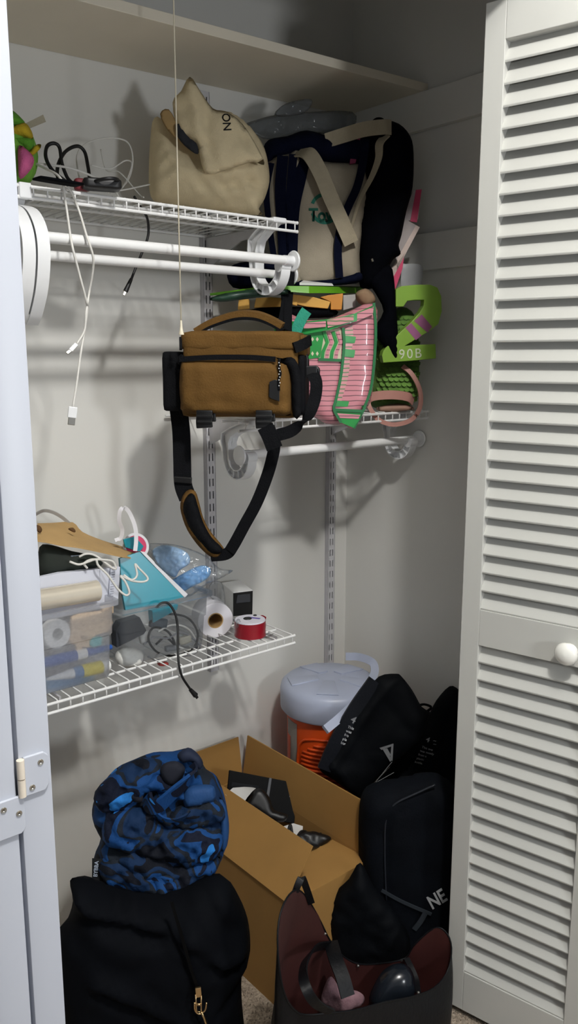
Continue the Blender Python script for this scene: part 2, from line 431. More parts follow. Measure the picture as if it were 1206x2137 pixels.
# ventilated wire shelves: every cross wire is a part
def wire_shelf(label, x0, x1, zt, d=12, lip=.78, pitch=1.0, brackets=(), end=0):
    t = thing('wire_shelf', label, 'wire shelf', ((x0+x1)/2,-d/2,zt-.3), 'white ventilated wire shelves')
    n = int(round((x1-x0)/pitch)); me = None
    for i in range(n+1):
        x = x1-end-i*pitch
        if x < x0: break
        if me is None:
            o = MB().tube([(x,-.35,zt),(x,-d+.15,zt),(x,-d,zt-.06),(x,-d,zt-lip)], .062, 6).build('cross_wire', M_WIRE, t, smooth='all'); me = o.data; xx = x
        else:
            o = bpy.data.objects.new('cross_wire', me); COL.objects.link(o); o.parent = t; o.location = ((x-xx)*S,0,0)
    for y, z, r in ((-d-.02,zt-.12,.12),(-d-.02,zt-lip-.05,.12),(-d+2.4,zt-.14,.11),(-d/2,zt-.14,.11),(-.5,zt-.14,.12)):
        k = .25 if y < -d else .02
        MB().tube([(x0-.1,y,z),(x1+k,y,z)], r, 8).lathe([(0,-.03),(r+.02,-.02),(r+.03,.06),(r,.1)], (x1+k-.06,y,z), (1,0,0), 10).build('long_wire', M_WIRE, t, smooth=True)
    for x in brackets:
        m = MB().prism([(x,-.55,zt-.3),(x,-d+1.2,zt-.3),(x,-d+1.2,zt-.75),(x,-6,zt-1.1),(x,-.55,zt-3.2)], .16, Vector((1,0,0)))
        m.build('shelf_bracket', M_STD, t)
    return t
wire_shelf('white wire shelf carrying the storage bins and paper roll, lowest of the three', -60, -18.4, 30.5, brackets=(-19.23,-40.6), end=.0)
wire_shelf('white wire shelf holding the cream tote and tangled cables, highest of the three', -60, -18.15, 67.0, brackets=(-19.23,-40.6), end=.0)
wire_shelf('short white wire shelf under the pink striped bag', -24.2, -.55, 50.45, brackets=(-19.23,-2.82), end=.0)

# closet rods and their hooks
def rod(label, x0, x1, y, z, r=.5, cap0=True, cap1=True):
    t = thing('closet_rod', label, 'closet rod', ((x0+x1)/2,y,z), None)
    MB().tube([(x0,y,z),(x1,y,z)], r, 20).build('tube', M_WHITE, t, smooth=True)
    for x, s, on in ((x0,-1,cap0),(x1,1,cap1)):
        if on: MB().lathe([(0,.3),(.5,.28),(.82,.2),(.86,.1),(.8,.02),(r+.04,0),(r+.04,-.9),(r,-.92)], (x,y,z), (s,0,0), 24).build('end_cap', M_PLA, t, smooth=True)
    return t
rod('white closet rod at the front under the upper wire shelf', -42.0, -19.3, -13.0, 63.6, .38, cap0=False)
rod('white closet rod lying behind and below the front one', -42, -16.6, -9.6, 62.85, .35, cap0=False)
rod('white closet rod under the short shelf on the right', -23.3, -.4, -10.9, 47.42, .4)

def hook_profile(top, tip, bot, y_arm, y_tip, w=.75):
    """side outline (y,z) of a J shaped rod hook: arm comes down from the shelf lip, bowl, tip"""
    yc, rz = (y_arm+y_tip)/2, 1.0
    outer, inner = [], []
    hw = abs(y_arm-y_tip)/2
    for i in range(13):
        a = math.pi*i/12
        outer.append((yc+hw*math.cos(a), bot+hw*(1-math.sin(a))*1.0))
        inner.append((yc+(hw-w)*math.cos(a), bot+w+(hw-w)*(1-math.sin(a))))
    return outer, inner
def rod_hook(label, x, zt, y_arm, y_tip, bot, tip, lipy=-12, name='rod_hook', flip=1):
    t = thing(name, label, 'rod hook', (x,(y_arm+y_tip)/2,bot), 'hooks that carry the closet rods')
    o, n = hook_profile(zt, tip, bot, y_arm, y_tip)
    # o runs from arm side (i=0) round to the tip
    outer = [(y_arm+.0,zt-.25),(y_arm-.55,zt-.8),(y_arm+.15,zt-2.2)][::1]
    arm_out = [(lipy+1.3,zt-.2),(y_arm+.25,zt-1.3),(y_arm+.1,(zt+bot)/2)]
    arm_in = [(lipy+.1,zt-.2),(y_arm-1.05,zt-1.5),(y_arm-.75,(zt+bot)/2)]
    poly = arm_out+o+[(y_tip,tip),(y_tip+.75,tip)]+n[::-1]+arm_in[::-1]
    web = MB().prism([(x+.12,y,z) for y, z in poly], .24, Vector((1,0,0)))
    web.build('web', M_PLA, t)
    rim = MB()
    path = [(x,y,z) for y, z in arm_out+o+[(y_tip,tip)]]
    rim.ribbon(path, .95, .09, Vector((1,0,0)), 2)
    rim.ribbon([(x,y,z) for y, z in arm_in+n+[(y_tip+.75,tip)]], .95, .08, Vector((1,0,0)), 2)
    rim.build('rim', M_PLA, t, smooth=True)
    rib = MB(); 
    for i in (3,5,7,9):
        a, b = o[i], n[i]
        rib.add([(x-.45,a[0],a[1]),(x+.45,a[0],a[1]),(x+.45,b[0],b[1]),(x-.45,b[0],b[1])],[(0,1,2,3)])
    rib.build('rib', M_PLA, t)
    MB().box((x-.7,lipy-.22,zt-.3),(x+.7,lipy+.9,zt+.12)).build('clip', M_PLA, t, .12)
    MB().tube([(x-.5,y_tip+.38,tip),(x+.5,y_tip+.38,tip)], .52, 20).build('cradle', M_PLA, t, smooth=True)
    return t
rod_hook('white plastic rod hook at the right end of the two upper rods', -19.9, 67.0, -8.6, -12.9, 60.95, 63.2)
rod_hook('white plastic rod hook at the near end of the short rod', -22.6, 50.4, -8.0, -11.6, 45.2, 47.2)
rod_hook('white plastic rod hook holding the short rod at the corner', -1.9, 50.4, -8.0, -11.6, 45.4, 47.2)

# the pair of curved rod hooks at the left, fronts towards the room
def curved_hook(label, x):
    t = thing('rod_hook', label, 'rod hook', (x,-12,60), 'hooks that carry the closet rods')
    out = [(-9.6,65.9),(-11.5,65.7),(-13.2,65.1),(-14.3,63.8),(-14.5,62.2),(-13.9,60.2),(-12.8,58.6),(-12.0,57.9)]
    inn = [(-11.9,58.6),(-12.6,60.4),(-13.0,62.2),(-12.8,63.4),(-11.8,64.4),(-9.6,64.8)]
    sm = lambda L: [(p.x,p.y) for p in curve([(a,b,0) for a, b in L], 4)]
    o, n = sm(out), sm(inn)
    MB().prism([(x+.1,y,z) for y, z in o+n], .2, Vector((1,0,0))).build('web', M_PLA, t)
    MB().ribbon([(x,y,z) for y, z in out], .86, .09, Vector((1,0,0)), 5).ribbon([(x,y,z) for y, z in inn], .86, .08, Vector((1,0,0)), 5).build('rim', M_PLA, t, smooth=True)
    MB().box((x-.42,-12.2,66.1),(x+.42,-11.4,67.1)).prism([(x+.4,-11.6,66.9),(x+.4,-9,66.2),(x+.4,-8.6,64.8),(x+.4,-10.4,64.9)], .8, Vector((1,0,0))).build('clip', M_PLA, t, .08)
curved_hook('white curved rod hook at the left end of the upper rods', -41.75)
curved_hook('second white curved rod hook half hidden by the folded door', -42.75)

# pull cord with its bell shaped end
pc = thing('pull_cord', 'thin cream pull cord hanging in front of the upper shelf', 'pull cord', (-31.6,-14.9,57.4))
M_CORD = mat('cream_cord', '#e9e0c8', .6, .03, 60)
MB().tube([(-31.6,-14.9,114),(-31.6,-14.9,58.3)], .055, 6).build('cord', M_CORD, pc, smooth='all')
MB().lathe([(0,1.05),(.07,1.0),(.09,.6),(.13,.3),(.2,.05),(.19,0)], (-31.6,-14.9,57.35), (0,0,1), 14).build('bell', M_CORD, pc, smooth=True)
# ------------------------------------------------------------------ upper wire shelf
NB = (0, 0)
M_CANVAS = mat('cream_canvas', '#dccba6', .9, .06, 30, .3, 350, spec=.15)
M_CANVAS2 = mat('natural_canvas', '#968d7c', .9, .05, 30, .25, 350, spec=.15)
M_INK = mat('black_ink', '#101014', .7)
M_NAVY = mat('navy_canvas', '#0a0e20', .9, .15, 30, .3, 300, spec=.06)
M_PINK = mat('hot_pink', '#c8315f', .5, .05, 30)
M_PAPER = mat('white_paper', '#d9d8d6', .8, .03, 30)

# slumped cream tote
P = facing((-24,-7.2,70), 34)
t = thing('canvas_tote_bag', 'slumped plain cream canvas tote with black letters, folded open on the upper shelf', 'bag', (-24,-7,67))
body = [(322,246),(314,285),(311,340),(312,400),(330,424),(400,436),(470,444),(545,449),(540,436),(552,415),(562,380),(560,345),(552,310),(536,282),(512,256),(480,236),(440,240),(415,285),(412,312),(385,300),(350,258)]
inflate(body, P, 3.2, 2.4, 3.6, .3, folds=[([(315,268),(360,300),(400,330),(430,360)],-.25,.5),([(470,400),(500,388),(548,402)],-.5,.35),([(430,372),(480,380),(545,360)],.35,.5),([(390,425),(470,432),(520,420)],-.4,.35),([(505,340),(520,350),(545,345)],-.25,.3)], nz=(.45,.55), zmin=67.08, seed=2, ridge=.6).build('body', M_CANVAS, t, smooth='all')
Pf = facing((-25.2,-10.9,70), 36, 6)
fl = inflate([(396,160),(418,190),(444,226),(470,232),(498,250),(520,278),(545,322),(551,344),(528,338),(500,346),(470,356),(440,364),(424,354),(416,322),(408,300),(388,290),(371,272),(360,214),(378,190)], Pf, .5, .12, 1.3, .4, folds=[([(396,165),(410,240),(415,320)],.45,.5),([(430,240),(432,300),(450,350)],-.3,.35),([(495,250),(515,300),(540,338)],-.35,.3)], nz=(.3,.5), seed=5).build('folded_flap', M_CANVAS, t, smooth='all')
text('lettering', 'NO', Pf, (483,277), (479,235), .9, M_INK, fl, lift=.03, bold=.01, on=fl)
Pi = facing((-25,-8.2,70), 34)
inflate([(334,238),(352,228),(372,262),(392,292),(412,308),(410,318),(386,305),(350,272)], facing((-25,-10.35,70),34), .05, .05, .5, .2).build('lining', mat('tan_lining','#a5885a',.9,.1,30), t, smooth='all')
clth = inflate([(366,262),(380,260),(396,285),(414,300),(413,322),(392,310),(372,288)], facing((-25,-10.75,70),34), .08, .1, .6, .2, nz=(.12,1.5)).build('dark_cloth', mat('dark_cloth','#23252b',.9,.2,30), None, smooth='all')
tag(clth, 'dark grey cloth tucked in the mouth of the slumped cream tote', 'cloth')

# plush toy at the far left
P = facing((-42,-7.5,70), 25)
t = thing('plush_toy', 'round green, yellow and pink plush toy with a white care tag', 'plush toy', (-42,-7.5,67))
G1 = mat('plush_green','#5d9c2c',.95,.12,60,.5,300); G2 = mat('plush_lime','#74ae3e',.95,.12,60,.5,300)
Y1 = mat('plush_yellow','#c3a724',.95,.1,60,.5,300); K1 = mat('plush_pink','#d9679a',.95,.08,60,.5,300)
def ball(c, r, m, n, par, sq=(1,1,1)):
    mb = MB().lathe([(math.sin(math.pi*i/14)*r, -math.cos(math.pi*i/14)*r) for i in range(15)], (0,0,0), (0,0,1), 24)
    mb.v = [Vector((p.x*sq[0]+c[0], p.y*sq[1]+c[1], p.z*sq[2]+c[2])) for p in mb.v]; return mb.build(n, m, par, smooth='all')
c0 = W(8,320,pl=P)
ball(c0, 2.35, G2, 'belly', t, (1,.9,1.1))
inflate([(40,303),(66,322),(71,338),(62,357),(42,374),(38,345)], facing(c0+P[1]*2.0,30), .8, .6, .9, .3).build('pink_patch', K1, t, smooth='all')
inflate([(8,225),(26,230),(44,246),(52,258),(36,268),(8,265)], facing(c0+P[1]*1.0,30), .9, .7, .8, .3).build('head', G1, t, smooth='all')
inflate([(8,262),(30,262),(52,256),(66,274),(68,290),(48,288),(10,286)], facing(c0+P[1]*1.2,30), .9, .8, .8, .3).build('yellow_band', Y1, t, smooth='all')
inflate([(8,282),(40,285),(68,290),(70,308),(62,320),(44,308),(8,302)], facing(c0+P[1]*1.1,30), .9, .8, .8, .3).build('collar', G1, t, smooth='all')
inflate([(60,318),(74,303),(85,301),(84,310),(72,322),(64,325)], facing(c0+P[1]*1.3,30), .2, .15, .4, .2).build('leaf', Y1, t, smooth='all')
MB().prism([W(x,y,pl=facing(c0+P[1]*.8,30)) for x, y in ((52,258),(90,239),(96,254),(62,268))], .03, P[1]).build('care_tag', clear_mat('sheer_tag','#f2ecdf','#d9d4c4',.55), t)

# cables on the upper shelf
Z = 67.15
def cable(name, pts, r, m, label, cat='cable', group=None, k=8, extra=None):
    o = MB().tube(pts, r, 8, k).build(name, m, smooth='all'); return tag(o, label, cat, group)
t = thing('charging_cable', 'white charging cable draped over the upper shelf with both plugs dangling', 'cable', (-39,-12.2,67))
yf = -12.35
p1 = [W(255,425,y=-8),W(235,392,y=-8.5),W(200,380,y=-9.5),W(165,385,y=-10.5),W(135,385,y=-12.2),W(134,402,y=yf-.1),W(141,450,y=yf),W(150,510,y=yf-1.3),W(165,570,y=yf-1),W(180,628,y=yf-.5),W(182,650,y=yf),W(168,740,y=yf),W(160,800,y=yf),W(152,850,y=yf)]
p2 = [W(75,342,y=-9),W(95,352,y=-10),W(120,365,y=-11.3),W(134,385,y=-12.2),W(148,400,y=yf-.1),W(165,440,y=yf),W(180,490,y=yf-1.3),W(194,535,y=yf-1.2),W(193,570,y=yf-.6),W(186,610,y=yf),W(180,650,y=yf-.3),W(176,690,y=yf-.2),W(160,718,y=yf-.2)]
p2s = W(160,718,y=yf-.2)
MB().tube(p1, .085, 8, 8).tube(p2, .085, 8, 8).tube([W(75,342,y=-9),W(110,345,y=-9.5),W(150,352,y=-10),W(200,370,y=-10)], .085, 8, 6).build('cord', M_CABW, t, smooth='all')
def plug(a, b, w, th, m, par, name, side=Vector((1,-.4,0))):
    MB().ribbon([a,b], w, th, side, 0).build(name, m, par, .04)
plug(W(152.5,849,y=yf), W(150,872,y=yf), .62, .3, M_PLA, t, 'usb_shell'); plug(W(150,870,y=yf), W(148.5,887,y=yf), .5, .2, M_METAL, t, 'usb_plug')
plug(p2s, W(147,732,y=yf-.2), .3, .2, M_PLA, t, 'micro_shell'); plug(W(147.5,731,y=yf-.2), W(139,738,y=yf-.2), .26, .1, M_METAL, t, 'micro_plug')
cable('charging_cable', [W(170,395,y=-9),W(160,330,y=-7),W(180,300,y=-6),W(225,288,y=-5.5),W(265,296,y=-6),W(277,330,y=-6.5),W(270,370,y=-7),W(250,395,y=-8),W(230,402,y=-9)], .06, M_CABW, 'thin white cable standing in a tall loop on the upper shelf')
cable('charging_cable', [W(210,312,y=-6),W(222,355,y=-7),W(250,360,y=-8),W(290,405,y=-9),W(300,412,y=-10)], .05, M_CABW, 'thin white cable crossing the tall loop at a slant')
cable('charging_cable', [W(190,345,y=-7),W(230,352,y=-7),W(262,335,y=-7),W(275,345,y=-7.5),W(255,392,y=-8.2),W(225,400,y=-9),W(260,396,y=-9.5),W(312,385,y=-8.8)], .055, M_CABW, 'thin white cable running to the cream tote')
cable('charging_cable', [W(140,393,y=-11),W(160,382,y=-11),W(195,377,y=-11),W(220,388,y=-11.2),W(228,402,y=-11.3)], .075, M_CABW, 'white cable arching low over the black adapter')
M_BCAB = mat('black_cable', '#0d0d0f', .5, .1, 60)
t = thing('black_cable', 'black cable standing in two upright loops on the upper shelf', 'cable', (-37.5,-9,67))
MB().tube([W(x,y,y=d) for x, y, d in ((150,388,-10.5),(112,358,-10),(96,330,-9.5),(98,306,-9),(112,299,-9),(124,308,-9),(129,340,-9.3),(140,370,-9.6),(152,385,-10),(125,380,-10),(120,350,-9.2),(135,318,-8.8),(160,305,-8.6),(176,316,-8.6),(183,345,-9),(187,372,-9.5))], .13, 8, 8).build('cord', M_BCAB, t, smooth='all')
t = thing('power_adapter', 'flat black power adapter with a coiled lead and a red band on the upper shelf', 'power adapter', (-35.5,-9,67))
rbox((2.6,1.6,.7), .2, 6, None, place(W(212,386,z=67.5),-20)).build('body', M_BLK, t, smooth='all')
MB().tube([W(x,y,z=67.5+i*.12) for i, (x, y) in enumerate(((180,385),(215,374),(243,374),(247,386),(225,394),(190,392),(185,382),(215,378),(240,382)))], .13, 8, 6).build('lead', M_BCAB, t, smooth='all')
rbox((1.1,.7,.8), .15, 4, None, place(W(172,386,z=67.55),-10)).build('red_band', mat('dull_red','#7a2730',.6), t, smooth='all')
o = MB().add(*(lambda m: (m.v, m.f))(rbox((3.2,1.2,.2), .08, 4, None, place(W(122,379,z=67.2),5)))).build('flat_pouch', M_BLKF, smooth='all')
tag(o, 'flat black pouch lying under the looped black cable', 'pouch')
t = thing('black_cable', 'black cable hanging through the upper shelf with a small plug at its end', 'cable', (-34,-8,62))
MB().tube([W(280,410,y=-9),W(297,438,y=-8.6),W(307,455,y=-8.3),W(310,480,y=-8),W(307,500,y=-8),W(296,528,y=-8),W(282,562,y=-8),W(272,588,y=-8)], .1, 8, 6).build('cord', M_BCAB, t, smooth='all')
MB().tube([W(274,582,y=-8),W(262,608,y=-8)], [.13,.2], 10).build('plug_body', M_BCAB, t, smooth=True)
plug(W(262,607,y=-8), W(258,617,y=-8), .24, .1, M_METAL, t, 'plug_tip')

# ------------------------------------------------------------------ right shelf, top layer: boat totes, black backpack
PT = facing((-12.5,-8.5,66), 37)
t = thing('boat_tote_bag', 'natural canvas boat tote with navy trim and a round green emblem', 'bag', (-12.5,-8,62))
bd = [(622,318),(640,328),(690,338),(752,342),(768,400),(757,470),(750,530),(748,584),(700,594),(622,597),(598,560),(600,480),(606,400),(612,350)]
inflate(bd, PT, 1.1, 3.2, 1.6, .45, nz=(.12,.5), folds=[([(690,420),(700,560)],-.12,.5)], seed=3).build('body', M_CANVAS2, t, smooth='all')
inflate([(600,582),(640,586),(700,582),(750,568),(752,588),(700,596),(618,600)], facing((-12.5,-8.5,66)+PT[1]*.35 if 0 else PT[0]+PT[1]*.8,37), .5, 1.5, .5, .35).build('base_band', M_NAVY, t, smooth='all')
Q = lambda L, k: [W(x,y,pl=(PT[0]+PT[1]*(k if not isinstance(k,list) else k[i]),PT[1])) for i, (x,y) in enumerate(L)]
u_, v_, n_ = frame(PT)
MB().ribbon(Q([(636,326),(627,370),(614,430),(610,490),(609,540),(610,588)], [.9,1.2,1.2,1.2,1.1,.9]), 1.05, .1, u_).build('strap', M_NAVY, t, smooth=True)
MB().ribbon(Q([(762,290),(757,340),(745,390),(727,430),(712,470),(705,520),(708,580)], [.8,1.3,1.5,1.5,1.45,1.45,1.3]), .72, .1, u_).build('strap', M_NAVY, t, smooth=True)
M_WEB = mat('cream_webbing', '#9b917b', .85, .05, 60, .3, 500)
MB().ribbon(Q([(622,318),(645,322),(668,360),(690,412),(712,460),(733,508)], [1.0,1.9,2.2,2.2,2.1,1.8]), 1.35, .14, (u_*.9+v_*.42)).build('handle', M_WEB, t, smooth=True)
MB().ribbon(Q([(680,294),(715,283),(760,270),(800,265),(816,266)], [1,1.4,1.6,1.6,1.2]), 1.25, .12, v_+u_*.1).build('handle', M_WEB, t, smooth=True)
MB().ribbon(Q([(806,282),(792,300),(790,330),(776,368),(752,415),(733,475)], [1,1.2,1.3,1.4,1.5,1.6]), .95, .1, u_+n_*.75, taper=.25).build('handle', M_WEB, t, smooth=True)
M_GRN = mat('green_print','#1d6a58',.8)
PE = (PT[0]+PT[1]*1.16, PT[1])
uE, vE, nE = frame(PE); c = W(678,435,pl=PE)
def arc(a0, a1, r, w, par, name='emblem_ring'):
    m = MB(); q = []
    for i in range(17):
        a = math.radians(a0+(a1-a0)*i/16)
        q.append((c+(uE*math.cos(a)+vE*math.sin(a))*r+nE*.03, c+(uE*math.cos(a)+vE*math.sin(a))*(r-w)+nE*.03))
    m.loft([[a for a, b in q],[b for a, b in q],[b-nE*.02 for a, b in q],[a-nE*.02 for a, b in q]], False); return conform(m, bo, nE, .03).build(name, M_GRN, par)
bo = [o for o in t.children if o.name.startswith('body')][0]
arc(20,160,1.35,.3,bo); arc(200,345,1.35,.3,bo)
text('lettering', 'Tow', PE, (645,461), (700,461), 1.55, M_GRN, bo, lift=.05, bold=.05, sx=.85, on=bo)
text('lettering', 'OF BO', PE, (667,464), (700,461), .34, M_INK, bo, lift=.04, bold=.01, on=bo)

P2 = facing((-16,-6.2,66), 40)
t = thing('boat_tote_bag', 'second natural canvas tote with navy straps, squeezed behind the upper shelf end', 'bag', (-16,-6,61.6))
inflate([(556,345),(575,325),(606,318),(635,325),(632,590),(600,596),(575,560),(564,520),(552,470),(548,400)], P2, .8, 2.2, 1.2, .45, seed=6, nz=(.1,.5)).build('body', M_CANVAS2, t, smooth='all')
Q2 = lambda L, k: [W(x,y,pl=(P2[0]+P2[1]*k,P2[1])) for x, y in L]
u2, v2, n2 = frame(P2)
for L, w in (([(590,325),(585,400),(590,480),(596,590)],1.0),([(566,340),(556,400),(562,470),(572,540)],.55),([(612,322),(606,400),(604,470),(610,590)],.75)):
    MB().ribbon(Q2(L,.95), w, .1, u2).build('strap', M_NAVY, t, smooth=True)
inflate([(474,566),(500,548),(560,546),(610,560),(622,585),(612,598),(540,602),(486,600)], P2, 1.0, 2, 1, .4, seed=8, nz=(.12,.6)).build('base', M_NAVY, t, smooth='all')
o = inflate([(548,318),(560,292),(600,284),(640,272),(690,284),(740,282),(772,286),(765,340),(745,345),(690,340),(640,330),(600,330),(560,342)], facing((-13.2,-8.0,72),37), 1.2, 2.2, 1.4, .45, nz=(.5,.5), seed=11, ridge=.4).build('navy_cloth', M_NAVY, smooth='all')
tag(o, 'bundled navy cloth spilling from the tops of the two boat totes', 'cloth')
o = MB().prism(Q([(735,292),(752,288),(742,340),(730,342)], .95), .3, n_).build('notebook', mat('dull_magenta','#7d2149',.7), None)
tag(o, 'dark magenta notebook edge poking from the boat tote', 'notebook')

# clear plastic pouch on the totes
o = inflate([(512,262),(535,250),(575,240),(640,234),(735,233),(738,266),(700,284),(650,276),(600,286),(550,290)], facing((-13.5,-6.8,75),37), .35, .5, .6, .25, nz=(.3,1.1), seed=4, ridge=.8)
o = o.build('plastic_pouch', clear_mat('grey_film','#c9cdd0','#b9bcbe',.2,.12), smooth='all')
tag(o, 'clear grey plastic pouch lying on top of the boat totes', 'plastic pouch')
o = inflate([(572,240),(596,216),(640,206),(652,212),(640,232),(610,242)], facing((-13.9,-7.2,76),37), .1, .1, .6, .2, nz=(.22,1.6), seed=9, ridge=.9).build('plastic_wrap', MATS['grey_film'], smooth='all')
tag(o, 'crumpled clear plastic wrap standing up above the grey pouch', 'plastic wrap')

# black backpack hanging down at the right
PB = facing((-8.2,-11.0,66), 37)
t = thing('black_backpack', 'tall black backpack slumped against the corner with a strap hanging low', 'backpack', (-8,-10.5,60))
M_BLKN = mat('black_nylon', '#04050a', .9, .2, 30, .25, 300, spec=.05)
inflate([(770,262),(796,250),(832,258),(856,284),(863,320),(861,390),(848,440),(838,490),(832,512),(836,530),(822,540),(812,556),(790,596),(752,600),(748,540),(745,470),(752,400),(765,340)], PB, 1.6, 1.8, 1.6, .5, nz=(.2,.35), seed=12, zmin=61.9).build('body', M_BLKN, t, smooth='all')
inflate([(762,575),(812,552),(824,600),(828,660),(832,735),(822,752),(804,728),(780,690),(800,650),(782,610)], (PB[0]+PB[1]*.9,PB[1]), .5, .5, .8, .4, nz=(.12,.5), seed=13).build('hanging_strap', M_BLKN, t, smooth='all')
inflate([(776,254),(786,245),(800,247),(804,258),(790,264)], PB, .3, .3, .4, .3).build('grab_loop', M_BLKN, t, smooth='all')
MB().tube([W(x,y,pl=(PB[0]+PB[1]*1.5,PB[1])) for x, y in ((776,540),(778,546))], .12, 8).build('zip_pull', M_METAL, t, smooth=True)

# things wedged between the backpack and the right wall
PW = facing((-2.4,-13.2,66), 40)
o = MB().prism([W(x,y,pl=PW) for x, y in ((862,398),(880,395),(872,458),(846,462),(842,448))], .9, PW[1]).build('binder', mat('binder_white','#b9aeb0',.6,.05,30), None, .03)
tag(o, 'white binder with a hot pink spine standing behind the black backpack', 'binder')
o2 = MB().prism([W(x,y,pl=(PW[0]+PW[1]*.08,PW[1])) for x, y in ((868,396),(880,395),(870,464),(856,462))], .16, PW[1]).build('spine', M_PINK, o)
o = MB().prism([W(x,y,pl=(PW[0]+PW[1]*.6,PW[1])) for x, y in ((836,452),(876,474),(822,575),(812,560))], .35, PW[1]).build('folder', mat('folder_grey','#a39a98',.7,.05,30), None, .02)
tag(o, 'pale folder with a pink lower edge leaning beside the black backpack', 'folder')
MB().prism([W(x,y,pl=(PW[0]+PW[1]*.68,PW[1])) for x, y in ((844,528),(840,560),(824,606),(812,600),(816,570))], .3, PW[1]).build('pink_edge', M_PINK, o)
MB().prism([W(x,y,pl=(PW[0]+PW[1]*.68,PW[1])) for x, y in ((868,470),(876,474),(822,576),(814,566))], .06, PW[1]).build('page_edge', mat('page_edge','#cbb9b0',.8), o)
pw2 = facing((-2.2,-12.4,62), 30)
o = inflate([(838,556),(845,551),(872,551),(881,558),(882,570),(878,600),(870,625),(838,620)], pw2, .08, .08, .3, .3, smooth=2, edge=.05).build('white_tray', mat('tray_plastic','#98999b',.4,.03,30), smooth=True)
tag(o, 'white plastic tray with rounded corners standing behind the green number', 'tray')

# green number two
PN = facing((-5.6,-14.2,58), 30)
t = thing('wooden_numeral', 'lime green wooden number two with mauve stripes and white handwriting', 'number', (-5.6,-14,54.6))
M_LIME = mat('lime_paint', '#7fa63a', .5, .05, 20); M_MAUVE = mat('mauve_tape', '#94577f', .6, .05, 40)
o2d = [(826,604),(838,597),(870,594),(898,594),(913,600),(921,618),(922,650),(915,676),(898,690),(868,708),(845,722),(862,720),(909,718),(910,748),(870,752),(800,757),(797,742),(800,732),(828,700),(858,672),(876,652),(884,638),(885,626),(866,626),(850,628),(842,640),(826,640)]
MB().prism([W(x,y,pl=PN) for x, y in o2d], 1.0, PN[1]).build('numeral', M_LIME, t, .05)
for L in ([(864,670),(880,656),(902,682),(892,694)], [(846,684),(858,674),(880,700),(868,710)]):
    MB().prism([W(x,y,pl=(PN[0]+PN[1]*.02,PN[1])) for x, y in L], .05, PN[1]).build('stripe', M_MAUVE, t)
text('handwriting', '90B', PN, (832,749), (893,745), 1.25, mat('chalk_white','#cfd6bf',.8), t, lift=.04, space=1.25, bold=.0, sx=1.0)

# green straw bag with pink handles
PG = facing((-5.2,-10.2,55), 32)
t = thing('straw_bag', 'green scalloped straw bag with dusty pink handles under the green number', 'bag', (-5.2,-10.2,50.5))
M_STRAW = mat('green_straw', '#48682a', .9, .3, 25, .8, 60)
b = inflate([(782,700),(800,660),(838,640),(866,660),(874,720),(874,800),(866,838),(840,850),(790,852),(772,840),(770,780)], PG, 2.0, 1.6, 2, .5, nz=(.1,1), zmin=50.55, seed=15); b.build('body', M_STRAW, t, smooth='all')
sc = MB(); ug, vg, ng = frame(PG)
bo = [c for c in t.children if c.name.startswith('body')][0]
for r in range(17):
    for k in range(9):
        x, y = 784+k*10.5+(r%2)*5, 664+r*10.5
        if not (776 < x < 868 and (x-776)*1.2+y > 700): continue
        q = MB().add([W(x,y,pl=PG)], []); q = conform(q, bo, ng, .02).v[0]
        if (q-W(x,y,pl=PG)).length < .05: continue
        cc = q
        sc.add([cc+ug*a+vg*bb+ng*h for a, bb, h in ((-.3,.16,-.04),(.3,.16,-.04),(.22,-.14,.14),(0,-.24,.2),(-.22,-.14,.14))], [(0,4,3,2,1)])
tag(sc.build('scallops', mat('green_straw_light','#587c33',.9,.3,25), t), kind='stuff')
M_DPINK = mat('dusty_pink', '#b17f74', .6, .04, 40)
MB().ribbon([W(x,y,pl=(PG[0]+PG[1]*k,PG[1])) for x, y, k in ((766,840,1.9),(776,828,2.3),(815,824,2.6),(850,828,2.3),(862,838,1.6))], .85, .12, vg).build('band', M_DPINK, t, smooth=True)
MB().ribbon([W(x,y,pl=(PG[0]+PG[1]*k,PG[1])) for x, y, k in ((840,764,2.2),(860,782,2.6),(876,815,2.7),(876,850,2.7),(858,876,2.6),(822,886,2.6),(790,876,2.6),(772,852,2.5),(766,830,2.2))], .42, .2, [ug]*9 if 0 else [ug,ug+vg*.7,ug,ug-vg*.6,vg-ug*.6,vg,vg+ug*.6,ug+vg*.6,ug]).build('handle', M_DPINK, t, smooth=True)
inflate([(786,850),(830,842),(860,848),(858,856),(800,860)], (PG[0]+PG[1]*1.6,PG[1]), .3, .3, .3, .3).build('tag_strip', mat('faded_pink','#9c7a68',.7), t, smooth='all')

# green board with papers, wooden trays below
o = MB().loft([[W(x,y,y=d) for x, y, d in L] for L in (((438,612,-3),(560,596,-9.5),(645,597,-11.5),(760,600,-9),(748,592,-3)),((438,617,-3),(560,606,-9.6),(645,612,-11.7),(760,612,-9),(748,596,-3)))], True, True, True).build('green_board', mat('bright_green','#5b9a1e',.45,.05,20), None, .02)
tag(o, 'thin bright green plastic board lying under the boat totes', 'board')
o = inflate([(436,624),(470,612),(540,603),(600,604),(602,613),(560,618),(500,626),(460,630)], facing((-20,-9.5,60),35), .3, .3, .5, .35).build('green_bag', mat('dark_green_film','#1d3a2b',.4,.2,40), smooth='all')
tag(o, 'dark green plastic sleeve under the left end of the green board', 'plastic sleeve')
o = MB().loft([[W(x,y,y=d) for x, y, d in L] for L in (((625,590,-10.9),(760,593,-9.2),(750,581,-5),(640,581,-6)),((625,595,-10.9),(760,598,-9.2),(750,585,-5),(640,585,-6)))], True, True, True).build('paper_stack', M_PAPER, None)
tag(o, 'thin stack of white papers between boat tote and green board', 'papers')
M_WOOD = mat('yellow_wood', '#c0923f', .6, .12, 14, .1, 40); M_OR = mat('orange_wood','#b5771f',.5,.06,20)
